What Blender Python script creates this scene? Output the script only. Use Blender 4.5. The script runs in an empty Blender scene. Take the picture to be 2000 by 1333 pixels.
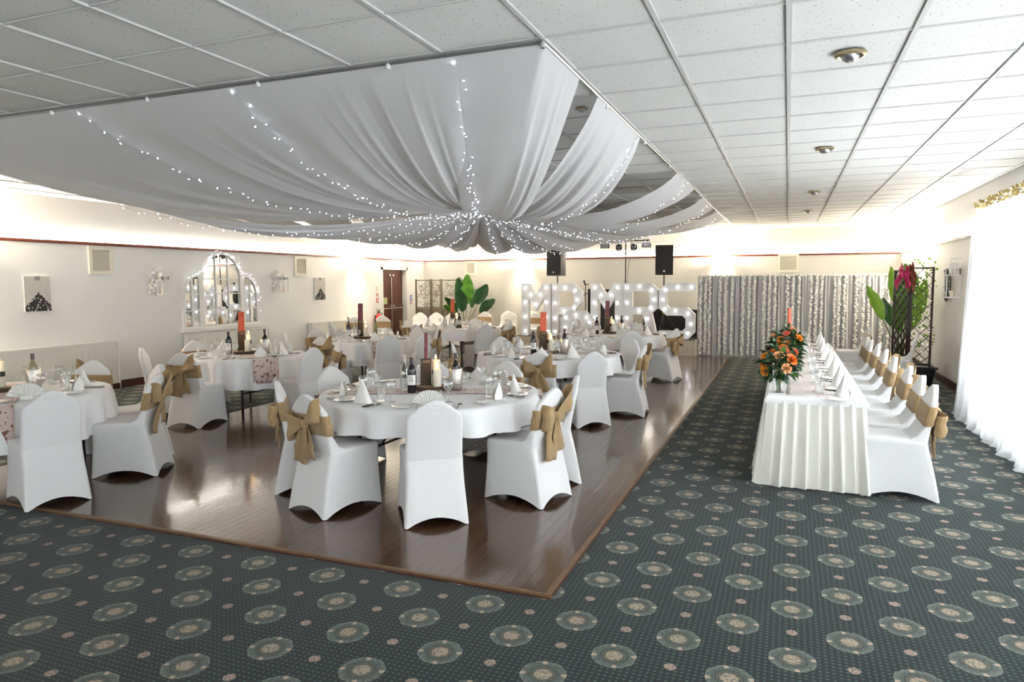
import bpy, math, random
# light levels used by the fittings, the window lamps and the added rear fill below
WIN_POWER, REAR_FILL_POWER = 54.0, 4.0
COVE, SCONCE, LED, BULB, SCONCE_W = 72.0, 5.0, 8.0, 3.2, 70.0
DL = [(.29, 4.46), (.29, 7.51), (.31, 11.09), (.30, 14.04)]

from mathutils import Vector, Matrix, noise
from mathutils.geometry import tessellate_polygon
R = random.Random(7)
PI = math.pi
sc = bpy.context.scene
COL = sc.collection

# ------------------------------------------------------------ camera
cam_data = bpy.data.cameras.new('camera')
cam = bpy.data.objects.new('camera', cam_data)
COL.objects.link(cam)
sc.camera = cam
CAM_H, YAW, PITCH, ROLL = 1.70, 0.3787, -0.0854, -0.005
cam_data.sensor_fit = 'HORIZONTAL'
cam_data.sensor_width = 36.0
cam_data.lens = 1354.5 / 2000 * 36.0
cam_data.clip_end = 200
fw = Vector((-math.sin(YAW) * math.cos(PITCH), math.cos(YAW) * math.cos(PITCH), math.sin(PITCH)))
rt = Vector((math.cos(YAW), math.sin(YAW), 0))
up = rt.cross(fw)
rt2 = rt * math.cos(ROLL) + up * math.sin(ROLL)
up2 = -rt * math.sin(ROLL) + up * math.cos(ROLL)
m = Matrix((rt2, up2, -fw)).transposed().to_4x4()
m.translation = Vector((0, 0, CAM_H))
cam.matrix_world = m

# ------------------------------------------------------------ world, window and fill lamps, exposure
world = bpy.data.worlds.new('world')
sc.world = world
world.use_nodes = True
bg = world.node_tree.nodes['Background']
bg.inputs[0].default_value = (0.95, 0.97, 1.0, 1)
bg.inputs[1].default_value = 1.5
sc.view_settings.view_transform = 'Standard'
sc.view_settings.look = 'None'
sc.view_settings.gamma = 1.0
sc.view_settings.use_curve_mapping = False
sc.view_settings.exposure = 1.46
sc.cycles.use_denoising = True
sc.cycles.use_adaptive_sampling = False
sc.cycles.time_limit = 900
sc.cycles.max_bounces = 6
sc.cycles.diffuse_bounces = 4
sc.cycles.glossy_bounces = 3
sc.cycles.transmission_bounces = 4
sc.cycles.transparent_max_bounces = 12
sc.cycles.sample_clamp_indirect = 6.0
sc.cycles.caustics_reflective = False
sc.cycles.caustics_refractive = False

def area_light(name, loc, rot, sx, sy, power, color):
    d = bpy.data.lights.new(name, 'AREA')
    d.shape = 'RECTANGLE'; d.size = sx; d.size_y = sy
    d.energy = power; d.color = color
    o = bpy.data.objects.new(name, d); COL.objects.link(o)
    o.location = loc; o.rotation_euler = rot
    return o
# lamps outside the glass: sky light at the right windows, added fill at the rear
RW = 2.42; LW = -10.15; BW = 18.4; FW = -5.0; CZ = 2.98
WIN = [(-4.0, -0.4), (0.2, 4.4), (4.9, 9.6)]           # right wall openings (Y range)
REAR_FILL = [(-9.3, -6.3), (-5.7, -2.7), (-2.1, 0.9)]        # invented rear wall openings, added to admit fill light (X range)
for y0, y1 in WIN:
    area_light('daylight_and_fill', (RW + 0.55, (y0 + y1) / 2, 1.45), (0, PI / 2, 0), 2.3, y1 - y0, WIN_POWER * (y1 - y0), (1.0, 0.985, 0.955))
for x0, x1 in REAR_FILL:
    area_light('daylight_and_fill', ((x0 + x1) / 2, FW - 0.55, 1.5), (PI / 2, 0, 0), x1 - x0, 2.1, REAR_FILL_POWER * (x1 - x0), (1.0, 0.98, 0.95))  # added fill lamp behind each invented rear opening

# ------------------------------------------------------------ mesh builder
class B:
    def __init__(s): s.v = []; s.f = []
    def add(s, v, f):
        n = len(s.v); s.v += [tuple(p) for p in v]; s.f += [tuple(i + n for i in q) for q in f]; return s
    def box(s, c, d, rot=None):
        h = [x / 2 for x in d]
        v = [Vector((sx * h[0], sy * h[1], sz * h[2])) for sx in (-1, 1) for sy in (-1, 1) for sz in (-1, 1)]
        if rot is not None: v = [rot @ p for p in v]
        v = [p + Vector(c) for p in v]
        return s.add(v, [(0, 1, 3, 2), (4, 6, 7, 5), (0, 4, 5, 1), (2, 3, 7, 6), (0, 2, 6, 4), (1, 5, 7, 3)])
    def bx(s, x0, x1, y0, y1, z0, z1):
        return s.box(((x0 + x1) / 2, (y0 + y1) / 2, (z0 + z1) / 2), (abs(x1 - x0), abs(y1 - y0), abs(z1 - z0)))
    def bar(s, a, b, w, d=None):
        a = Vector(a); b = Vector(b); t = b - a
        q = t.to_track_quat('Z', 'Y').to_matrix()
        return s.box((a + b) / 2, (w, d or w, t.length), q)
    def loft(s, rings, cap0=True, cap1=True, closed=True):
        n = len(rings[0]); v = [p for r in rings for p in r]; f = []
        for i in range(len(rings) - 1):
            for j in range(n if closed else n - 1):
                k = (j + 1) % n
                f.append((i * n + j, i * n + k, (i + 1) * n + k, (i + 1) * n + j))
        if cap0: f.append(tuple(reversed(range(n))))
        if cap1: f.append(tuple(range((len(rings) - 1) * n, len(rings) * n)))
        return s.add(v, f)
    def tube(s, pts, r, n=8, cap=True):
        pts = [Vector(p) for p in pts]; rings = []
        prev = None
        for i, p in enumerate(pts):
            t = (pts[min(i + 1, len(pts) - 1)] - pts[max(i - 1, 0)])
            if t.length < 1e-9: t = Vector((0, 0, 1))
            t.normalize()
            a = prev if prev is not None else (Vector((1, 0, 0)) if abs(t.x) < .9 else Vector((0, 1, 0)))
            a = (a - t * a.dot(t)).normalized(); prev = a
            b = t.cross(a)
            rr = r[i] if isinstance(r, (list, tuple)) else r
            rings.append([p + a * rr * math.cos(2 * PI * k / n) + b * rr * math.sin(2 * PI * k / n) for k in range(n)])
        return s.loft(rings, cap, cap)
    def lathe(s, prof, n=20, c=(0, 0, 0), cap0=True, cap1=True, sx=1, sy=1):
        rings = [[(c[0] + r * sx * math.cos(2 * PI * k / n), c[1] + r * sy * math.sin(2 * PI * k / n), c[2] + z) for k in range(n)] for r, z in prof]
        return s.loft(rings, cap0, cap1)
    def grid(s, nu, nv, fn, closed=False):
        v = [fn(i / nu, j / nv) for j in range(nv + 1) for i in range(nu if closed else nu + 1)]
        w = nu if closed else nu + 1
        f = [(j * w + i, j * w + (i + 1) % w, (j + 1) * w + (i + 1) % w, (j + 1) * w + i) for j in range(nv) for i in range(nu)]
        return s.add(v, f)
    def prism(s, outer, holes, depth, fn):
        """flat outline (with holes) extruded; fn(x, z, d) -> 3D"""
        loops = [outer] + list(holes)
        flat = [p for l in loops for p in l]
        tris = tessellate_polygon([[Vector((p[0], p[1], 0)) for p in l] for l in loops])
        n = len(flat)
        v = [fn(p[0], p[1], 0) for p in flat] + [fn(p[0], p[1], depth) for p in flat]
        f = [tuple(t) for t in tris] + [tuple(i + n for i in reversed(t)) for t in tris]
        k = 0
        for l in loops:
            m_ = len(l)
            for i in range(m_):
                a = k + i; b = k + (i + 1) % m_
                f.append((a, b, b + n, a + n))
            k += m_
        return s.add(v, f)
    def mesh(s, name, smooth=False, mats=()):
        me = bpy.data.meshes.new(name)
        me.from_pydata(s.v, [], s.f)
        for m_ in mats: me.materials.append(m_)
        me.validate()
        if smooth:
            me.polygons.foreach_set('use_smooth', [True] * len(me.polygons))
            if smooth != 'all':
                try: me.set_sharp_from_angle(angle=math.radians(smooth if smooth is not True else 42))
                except Exception: pass
        me.update()
        return me

def fixn(me):
    import bmesh
    bm = bmesh.new(); bm.from_mesh(me)
    bmesh.ops.recalc_face_normals(bm, faces=bm.faces)
    bm.to_mesh(me); bm.free()

def obj(name, b, mat, parent=None, smooth=False, loc=None, rz=None, solid=None):
    if isinstance(b, B):
        me = b.mesh(name, False, [mat] if mat else [])
        fixn(me)
        if smooth:
            me.polygons.foreach_set('use_smooth', [True] * len(me.polygons))
            if smooth != 'all': me.set_sharp_from_angle(angle=math.radians(smooth if smooth is not True else 42))
    else: me = b
    o = bpy.data.objects.new(name, me); COL.objects.link(o)
    if parent is not None: o.parent = parent
    if loc is not None: o.location = loc
    if rz is not None: o.rotation_euler = (0, 0, rz)
    if solid:
        md = o.modifiers.new('thick', 'SOLIDIFY'); md.thickness = solid; md.offset = 0
    return o
def tag(o, label=None, cat=None, group=None, kind=None):
    if label: o['label'] = label
    if cat: o['category'] = cat
    if group: o['group'] = group
    if kind: o['kind'] = kind
    return o
def thing(name, label, cat, loc=(0, 0, 0), rz=0, group=None):
    o = bpy.data.objects.new(name, None); COL.objects.link(o)
    o.empty_display_size = .05
    o.location = loc; o.rotation_euler = (0, 0, rz)
    return tag(o, label, cat, group)
def dup(root, loc=None, rz=None, label=None, group=None, parent=None):
    c = root.copy(); COL.objects.link(c); c.parent = parent
    if loc is not None: c.location = loc
    if rz is not None: c.rotation_euler = (0, 0, rz)
    if label: c['label'] = label
    if group: c['group'] = group
    for ch in root.children:
        dup(ch, parent=c)
    return c
def struct(name, b, mat, parent=None, smooth=False):
    o = obj(name, b, mat, parent, smooth)
    if parent is None: o['kind'] = 'structure'
    return o

# ------------------------------------------------------------ materials
MATS = {}
class NT:
    def __init__(s, name):
        s.m = bpy.data.materials.new(name); s.m.use_nodes = True
        s.t = s.m.node_tree; s.n = s.t.nodes; s.l = s.t.links
        s.b = s.n['Principled BSDF']; s.out = s.n['Material Output']
    def node(s, typ, **kw):
        n = s.n.new(typ)
        for k, v in kw.items(): setattr(n, k, v)
        return n
    def put(s, sock, val):
        if hasattr(val, 'is_linked') or isinstance(val, bpy.types.NodeSocket): s.l.new(val, sock)
        else: sock.default_value = val
    def math(s, op, a, b=None, c=None):
        n = s.node('ShaderNodeMath', operation=op)
        s.put(n.inputs[0], a)
        if b is not None: s.put(n.inputs[1], b)
        if c is not None: s.put(n.inputs[2], c)
        return n.outputs[0]
    def mix(s, fac, a, b):
        n = s.node('ShaderNodeMix', data_type='RGBA')
        s.put(n.inputs[0], fac)
        s.put(n.inputs[6], a if not isinstance(a, tuple) else (*a[:3], 1))
        s.put(n.inputs[7], b if not isinstance(b, tuple) else (*b[:3], 1))
        return n.outputs[2]
    def coord(s, kind='Object'): return s.node('ShaderNodeTexCoord').outputs[kind]
    def noise(s, scale, detail=3, vec=None, rough=.5, out='Fac'):
        n = s.node('ShaderNodeTexNoise'); n.inputs['Scale'].default_value = scale; n.inputs['Detail'].default_value = detail
        n.inputs['Roughness'].default_value = rough
        s.put(n.inputs['Vector'], vec if vec is not None else s.coord())
        return n.outputs[out]
    def ramp(s, fac, stops, interp='LINEAR'):
        n = s.node('ShaderNodeValToRGB'); n.color_ramp.interpolation = interp
        e = n.color_ramp.elements
        while len(e) < len(stops): e.new(.5)
        for i, (p, c) in enumerate(stops):
            e[i].position = p; e[i].color = (*c[:3], 1) if isinstance(c, tuple) else (c, c, c, 1)
        s.put(n.inputs[0], fac); return n.outputs[0]
    def bump(s, h, strength=.3, dist=.01):
        n = s.node('ShaderNodeBump'); n.inputs['Strength'].default_value = strength; n.inputs['Distance'].default_value = dist
        s.put(n.inputs['Height'], h); s.l.new(n.outputs[0], s.b.inputs['Normal'])
    def set(s, **kw):
        for k, v in kw.items():
            key = {'col': 'Base Color', 'rough': 'Roughness', 'metal': 'Metallic', 'spec': 'Specular IOR Level', 'em': 'Emission Color', 'ems': 'Emission Strength', 'sheen': 'Sheen Weight', 'coat': 'Coat Weight', 'coatr': 'Coat Roughness', 'trans': 'Transmission Weight', 'sss': 'Subsurface Weight'}[k]
            if isinstance(v, tuple) and len(v) == 3: v = (*v, 1)
            s.put(s.b.inputs[key], v)
        return s
def M(name): return MATS[name]
def simple(name, col, rough=.6, metal=0, var=.12, scale=18, bump=0, **kw):
    t = NT(name)
    nz = t.noise(scale, 4)
    c0 = tuple(max(0, x * (1 - var)) for x in col); c1 = tuple(min(1, x * (1 + var)) for x in col)
    t.set(col=t.mix(nz, c0, c1), rough=rough, metal=metal, **kw)
    if bump: t.bump(t.noise(scale * 6, 4), bump, .004)
    MATS[name] = t.m; return t
def emit(name, col, strength):
    t = NT(name); t.set(col=(col[0] * .5, col[1] * .5, col[2] * .5), em=col, ems=strength, rough=.5); MATS[name] = t.m; return t

simple('wall', (.80, .795, .775), .75, var=.025, scale=3, bump=.05)
simple('wall_beige', (.66, .64, .595), .75, var=.025, scale=3, bump=.05)
simple('white_paint', (.80, .80, .78), .45, var=.03)
simple('cream_paint', (.74, .70, .60), .5, var=.03)
simple('radiator', (.76, .755, .70), .4, var=.03)
simple('rail_wood', (.20, .055, .028), .35, var=.25, scale=30)
simple('skirting', (.075, .02, .015), .35, var=.25, scale=20)
simple('door_wood', (.085, .022, .012), .3, var=.35, scale=9)
simple('black_metal', (.012, .012, .013), .4, var=.2)
simple('black_plastic', (.018, .018, .019), .55, var=.2, scale=60, bump=.2)
simple('black_cloth', (.016, .016, .018), .9, var=.3)
simple('grey_metal', (.45, .45, .46), .3, metal=.9, var=.1)
simple('steel', (.52, .49, .45), .36, metal=1, var=.06)
simple('brass', (.62, .50, .24), .3, metal=1, var=.12)
simple('bronze', (.42, .34, .20), .35, metal=.9, var=.15)
simple('porcelain', (.82, .82, .80), .15, var=.02)
simple('butter', (.75, .62, .25), .5, var=.08)
simple('candle', (.85, .79, .66), .5, var=.04, sss=.2)
simple('wick', (.03, .02, .02), .9)
simple('black_label', (.02, .02, .02), .7, var=.4, scale=60)
simple('paper', (.82, .81, .78), .8, var=.03)
simple('ink', (.03, .03, .03), .7)
simple('dark_glass', (.012, .010, .012), .06, var=.2)
simple('foil', (.02, .018, .018), .3, var=.3)
simple('wine_white', (.20, .19, .09), .08, var=.15)
simple('bark', (.075, .05, .033), .9, var=.45, scale=40, bump=.6)
simple('slice_wood', (.33, .21, .11), .8, var=.25, scale=26)
simple('leaf_dark', (.018, .075, .022), .35, var=.45, scale=7)
simple('leaf_mid', (.10, .27, .03), .35, var=.35, scale=7)
simple('leaf_light', (.24, .46, .04), .35, var=.3, scale=7)
simple('leaf_grey', (.07, .11, .07), .6, var=.4, scale=14)
simple('stem', (.10, .14, .04), .6, var=.3)
simple('rose_orange', (.78, .20, .03), .6, var=.25, scale=25)
simple('rose_peach', (.85, .42, .20), .6, var=.2, scale=25)
simple('rose_amber', (.80, .30, .02), .6, var=.2, scale=25)
simple('rose_coral', (.74, .16, .10), .6, var=.25, scale=25)
simple('flower_plum', (.09, .012, .03), .6, var=.4, scale=25)
simple('flower_blush', (.82, .58, .50), .6, var=.1, scale=25)
simple('pink_cloth', (.55, .035, .14), .7, var=.3, scale=12)
simple('rust_cloth', (.20, .05, .022), .7, var=.35, scale=12)
simple('trellis', (.030, .018, .013), .5, var=.3)
simple('screen_wood', (.10, .085, .055), .55, var=.35, scale=14)
simple('screen_lace', (.17, .13, .085), .6, var=.4, scale=20)
simple('pot_black', (.014, .014, .016), .5, var=.2)
simple('soil', (.03, .02, .014), .95, var=.4)
simple('sign_red', (.45, .04, .03), .5); simple('sign_blue', (.05, .07, .32), .5); simple('sign_green', (.42, .50, .26), .5)
simple('sign_white', (.75, .77, .70), .5); simple('extinguisher_red', (.45, .025, .02), .3)
simple('petal_white', (.86, .85, .82), .7, var=.05)
simple('letter_white', (.86, .87, .88), .35, var=.02)
simple('stage_panel', (.60, .55, .46), .6, var=.06)
simple('wire_clear', (.35, .35, .36), .5)
simple('post_orange', (.62, .10, .035), .55, var=.3, scale=14)
simple('post_plum', (.16, .03, .04), .55, var=.3, scale=14)
simple('rope', (.45, .34, .2), .9, var=.3, scale=40)
simple('mirror', (.86, .87, .87), .015, metal=1, var=.01)
simple('laptop_screen', (.02, .02, .025), .15)
simple('yellow_tag', (.65, .42, .03), .5)
simple('ceiling_bar', (.56, .56, .54), .5, var=.04)
simple('petal_pink', (.82, .62, .58), .7, var=.1)
emit('led', (.80, .86, 1.0), LED)
emit('led_warm', (1.0, .86, .62), LED * .5)
emit('bulb', (.95, .97, 1.0), BULB)
emit('flame', (1.0, .55, .16), 14)
emit('cove', (1.0, .94, .84), COVE)
emit('shade_glow', (1.0, .90, .72), SCONCE)
emit('exit_glow', (.95, 1.0, .95), 1.6)
for q in ('led', 'led_warm', 'flame', 'exit_glow', 'shade_glow'): MATS[q].cycles.emission_sampling = 'NONE'   # tiny glints; found by bounced rays only

def fabric(name, col, rough=.85, weave=900, bump=.12, var=.03, sheen=.25, translucent=0.0, tcol=None):
    t = NT(name); co = t.coord()
    w = t.noise(weave, 1, co); n2 = t.noise(5, 3, co)
    t.set(col=t.mix(n2, tuple(x * (1 - var) for x in col), tuple(min(1, x * (1 + var)) for x in col)), rough=rough, sheen=sheen, spec=.2)
    t.bump(t.math('ADD', w, t.math('MULTIPLY', t.noise(14, 3, co), 2.0)), bump, .003)
    if translucent:
        tr = t.node('ShaderNodeBsdfTranslucent'); tr.inputs[0].default_value = (*(tcol or col), 1)
        mx = t.node('ShaderNodeMixShader'); mx.inputs[0].default_value = translucent
        t.l.new(t.b.outputs[0], mx.inputs[1]); t.l.new(tr.outputs[0], mx.inputs[2]); t.l.new(mx.outputs[0], t.out.inputs[0])
    MATS[name] = t.m; return t
fabric('cover', (.715, .71, .705), .8, 700, .08, .02, .15)
fabric('cloth', (.83, .83, .83), .8, 900, .10, .02, .2)
fabric('skirt_cloth', (.77, .755, .69), .8, 700, .10, .03, .2)
fabric('napkin', (.84, .83, .80), .85, 900, .15, .03, .2)
fabric('drape', (.80, .79, .79), .7, 500, .10, .02, .35, .30, (.82, .82, .83))
fabric('curtain', (.86, .87, .89), .8, 600, .08, .01, .1, .55, (.90, .92, .95))
fabric('backdrop_grey', (.56, .57, .59), .7, 500, .12, .05, .4)
fabric('organza', (.66, .65, .66), .6, 500, .1, .05, .5)

t = NT('burlap'); co = t.coord()
w1 = t.node('ShaderNodeTexWave', wave_type='BANDS', bands_direction='X'); w1.inputs['Scale'].default_value = 70; w1.inputs['Distortion'].default_value = 1.2
w2 = t.node('ShaderNodeTexWave', wave_type='BANDS', bands_direction='Z'); w2.inputs['Scale'].default_value = 70; w2.inputs['Distortion'].default_value = 1.2
t.l.new(co, w1.inputs[0]); t.l.new(co, w2.inputs[0])
hh = t.math('ADD', w1.outputs[1], w2.outputs[1])
nz = t.noise(16, 4, co)
t.set(col=t.mix(t.math('MULTIPLY', t.math('ADD', hh, nz), .33), (.27, .175, .082), (.46, .325, .175)), rough=.95, sheen=.2, spec=.1)
t.bump(hh, .3, .003); MATS['burlap'] = t.m

def glass(name, tint, fres=.28):
    t = NT(name)
    tr = t.node('ShaderNodeBsdfTransparent'); tr.inputs[0].default_value = (*tint, 1)
    gl = t.node('ShaderNodeBsdfGlossy'); gl.inputs[0].default_value = (1, 1, 1, 1); gl.inputs[1].default_value = .03
    lw = t.node('ShaderNodeLayerWeight'); lw.inputs[0].default_value = fres
    mx = t.node('ShaderNodeMixShader')
    f = t.math('MULTIPLY_ADD', lw.outputs[1], .75, .06)
    t.l.new(f, mx.inputs[0]); t.l.new(tr.outputs[0], mx.inputs[1]); t.l.new(gl.outputs[0], mx.inputs[2]); t.l.new(mx.outputs[0], t.out.inputs[0])
    MATS[name] = t.m
glass('glass', (.97, .975, .975), .3)
glass('clear_bottle', (.80, .84, .83), .4)
glass('window_glass', (.95, .97, .98), .15)

# ceiling tile: pin-holed mineral board
t = NT('ceiling_tile'); co = t.coord('Object')
oi = t.node('ShaderNodeObjectInfo')
va = t.node('ShaderNodeVectorMath', operation='ADD'); t.l.new(co, va.inputs[0]); 
cx = t.node('ShaderNodeCombineXYZ'); t.l.new(t.math('MULTIPLY', oi.outputs['Random'], 37.0), cx.inputs[0]); t.l.new(cx.outputs[0], va.inputs[1])
vo = t.node('ShaderNodeTexVoronoi'); vo.inputs['Scale'].default_value = 48; t.l.new(va.outputs[0], vo.inputs['Vector'])
sp = t.math('LESS_THAN', vo.outputs['Distance'], .20)
big = t.math('GREATER_THAN', t.noise(60, 2, va.outputs[0]), .55)
hole = t.math('MULTIPLY', sp, big)
base = t.mix(t.noise(2.0, 2, va.outputs[0]), (.70, .69, .66), (.75, .74, .71))
t.set(col=t.mix(hole, base, (.22, .215, .20)), rough=.9, spec=.15); t.bump(t.noise(180, 3, va.outputs[0]), .25, .003)
MATS['ceiling_tile'] = t.m

# carpet
t = NT('carpet'); co = t.coord('Object')
sp = t.node('ShaderNodeSeparateXYZ')
wob = t.node('ShaderNodeTexNoise'); wob.inputs['Scale'].default_value = 90; wob.inputs['Detail'].default_value = 1
t.l.new(co, wob.inputs['Vector'])
vs = t.node('ShaderNodeVectorMath', operation='MULTIPLY_ADD'); t.l.new(wob.outputs['Color'], vs.inputs[0]); vs.inputs[1].default_value = (.007, .007, 0)
t.l.new(co, vs.inputs[2])
t.l.new(vs.outputs[0], sp.inputs[0])
X, Y = sp.outputs[0], sp.outputs[1]
DX, DY = .2515, .514
u = t.math('MULTIPLY_ADD', X, 1 / DX, (.945 - .0035) / DX); v = t.math('MULTIPLY_ADD', Y, 1 / DY, -(3.749 + .0035) / DY)
def lat(uo, vo):
    a = t.math('MULTIPLY_ADD', u, .5, uo); b = t.math('ADD', v, vo)
    da = t.math('MULTIPLY', t.math('SUBTRACT', a, t.math('ROUND', a)), 2 * DX)
    db = t.math('MULTIPLY', t.math('SUBTRACT', b, t.math('ROUND', b)), DY)
    r = t.math('SQRT', t.math('ADD', t.math('MULTIPLY', da, da), t.math('MULTIPLY', db, db)))
    return da, db, r
a1, b1, r1 = lat(0, 0); a2, b2, r2 = lat(.5, .5)
_, _, r3 = lat(0, .5); _, _, r4 = lat(.5, 0)
rm = t.math('MINIMUM', r1, r2); rs = t.math('MINIMUM', r3, r4)
sel = t.math('LESS_THAN', r1, r2)
da = t.math('ADD', t.math('MULTIPLY', a1, sel), t.math('MULTIPLY', a2, t.math('SUBTRACT', 1, sel)))
db = t.math('ADD', t.math('MULTIPLY', b1, sel), t.math('MULTIPLY', b2, t.math('SUBTRACT', 1, sel)))
th = t.math('ARCTAN2', db, da)
rsc = t.math('MULTIPLY', rm, t.math('MULTIPLY_ADD', t.math('COSINE', t.math('MULTIPLY', th, 8)), .018, 1))
G = (.0048, .0108, .0112)
med = t.ramp(t.math('MULTIPLY', rsc, 8.0), [(0, (.33, .27, .20)), (.28, (.30, .24, .175)), (.335, (.12, .115, .085)), (.375, (.035, .045, .036)), (.42, (.13, .125, .095)), (.46, (.02, .032, .028)), (.51, (.060, .077, .066)), (.72, (.098, .118, .102)), (.80, (.14, .155, .132))], 'LINEAR')
leafn = t.noise(70, 3, co)
med = t.mix(t.math('MULTIPLY', t.math('GREATER_THAN', leafn, .54), .6), med, (.03, .035, .03))
dash = t.math('MULTIPLY', t.math('GREATER_THAN', t.math('COSINE', t.math('MULTIPLY_ADD', th, 4, -.9)), .90), t.math('GREATER_THAN', t.math('ADD', rm, t.math('MULTIPLY', t.math('SINE', t.math('MULTIPLY', th, 4)), .006)), .083))
med = t.mix(dash, med, (.36, .28, .21))
# dots
def frac(x): return t.math('SUBTRACT', x, t.math('ROUND', x))
px = t.math('MULTIPLY', u, 9.0); py = t.math('MULTIPLY', v, 18.0)
def dotlat(ox, oy):
    ex = frac(t.math('ADD', px, ox)); ey = frac(t.math('ADD', py, oy))
    return t.math('SQRT', t.math('ADD', t.math('MULTIPLY', ex, ex), t.math('MULTIPLY', t.math('MULTIPLY', ey, ey), 1.4)))
dd = dotlat(0, 0)
dots = t.math('LESS_THAN', dd, .25)
col = t.mix(t.math('MULTIPLY', dots, .9), G, (.045, .08, .072))
fl = t.math('LESS_THAN', rs, .027)
flc = t.mix(t.math('GREATER_THAN', t.noise(120, 2, co), .5), (.40, .27, .22), (.12, .10, .08))
col = t.mix(fl, col, flc)
col = t.mix(t.math('LESS_THAN', rsc, .102), col, med)
t.set(col=col, rough=.95, sheen=.12, spec=.12)
t.bump(t.noise(600, 2, co), .35, .004)
MATS['carpet'] = t.m

# dance floor boards
t = NT('floor_board'); co = t.coord('Object')
oi = t.node('ShaderNodeObjectInfo')
mp = t.node('ShaderNodeMapping'); mp.inputs['Scale'].default_value = (26, 1.1, 1); t.l.new(co, mp.inputs[0])
cx = t.node('ShaderNodeCombineXYZ'); t.l.new(t.math('MULTIPLY', oi.outputs['Random'], 31.0), cx.inputs[1]); t.l.new(cx.outputs[0], mp.inputs['Location'])
gr = t.noise(2.2, 6, mp.outputs[0], .62)
tone = t.mix(gr, (.043, .020, .0105), (.108, .056, .032))
rv = t.math('MULTIPLY_ADD', oi.outputs['Random'], .30, .85)
hv = t.node('ShaderNodeHueSaturation'); t.l.new(tone, hv.inputs['Color']); t.l.new(rv, hv.inputs['Value'])
geo = t.node('ShaderNodeNewGeometry')
scuff = t.noise(1.3, 5, geo.outputs['Position'], .6)
t.set(col=hv.outputs[0], rough=t.math('MULTIPLY_ADD', scuff, .20, .13), spec=.45, coat=.55, coatr=.10)
t.bump(t.math('ADD', gr, t.math('MULTIPLY', t.noise(6, 2, geo.outputs['Position']), 2.0)), .10, .004)
MATS['floor_board'] = t.m

# lace runner
t = NT('runner'); co = t.coord('Object')
vo = t.node('ShaderNodeTexVoronoi', feature='SMOOTH_F1'); vo.inputs['Scale'].default_value = 17; t.l.new(co, vo.inputs['Vector'])
n1 = t.noise(26, 4, co, .6); n2 = t.noise(11, 3, co)
c = t.mix(n2, (.60, .45, .42), (.72, .60, .55))
c = t.mix(t.math('GREATER_THAN', n1, .57), c, (.23, .10, .095))
c = t.mix(t.math('LESS_THAN', vo.outputs['Distance'], .20), c, (.58, .33, .30))
t.set(col=c, rough=.8, sheen=.2); MATS['runner'] = t.m
t2 = NT('runner_pale'); co = t2.coord('Object')
n1 = t2.noise(22, 4, co, .6); n2 = t2.noise(9, 3, co)
c = t2.mix(n2, (.74, .66, .63), (.80, .75, .72)); c = t2.mix(t2.math('GREATER_THAN', n1, .60), c, (.52, .34, .33))
t2.set(col=c, rough=.8); MATS['runner_pale'] = t2.m

# printed canvas: grey wash with a dark cluster of white blooms in the lower half
t = NT('canvas_print'); co = t.coord('Generated')
sp = t.node('ShaderNodeSeparateXYZ'); t.l.new(co, sp.inputs[0])
yy, zz = sp.outputs[1], sp.outputs[2]
vo = t.node('ShaderNodeTexVoronoi'); vo.inputs['Scale'].default_value = 9.5; vo.inputs['Randomness'].default_value = .8
mp = t.node('ShaderNodeMapping'); mp.inputs['Scale'].default_value = (0, 1, 1.35); t.l.new(co, mp.inputs[0]); t.l.new(mp.outputs[0], vo.inputs['Vector'])
bl = t.math('LESS_THAN', vo.outputs['Distance'], .34)
ex = t.math('ABSOLUTE', t.math('SUBTRACT', yy, .52))
edge = t.math('ADD', t.math('MULTIPLY', ex, .80), t.math('MULTIPLY', t.noise(14, 3, co), .16))
inside = t.math('LESS_THAN', t.math('ADD', zz, edge), .62)
wash = t.mix(t.noise(3, 3, co), (.42, .40, .38), (.66, .63, .59))
clus = t.mix(bl, (.025, .024, .024), (.62, .60, .57))
c = t.mix(inside, wash, clus)
pin = t.math('MULTIPLY', t.math('GREATER_THAN', zz, .88), t.math('LESS_THAN', ex, .10))
c = t.mix(t.math('MULTIPLY', pin, .7), c, (.14, .14, .14))
t.set(col=c, rough=.8); MATS['canvas_print'] = t.m
# ================================================================= SETTING
DFX0, DFX1, DFY0, DFY1 = -6.75, -1.14, 3.40, 16.0
bb = B().bx(LW - .3, RW + .3, FW - .3, BW + .3, -.12, 0)
floor = struct('floor', bb, M('carpet'))

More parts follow.
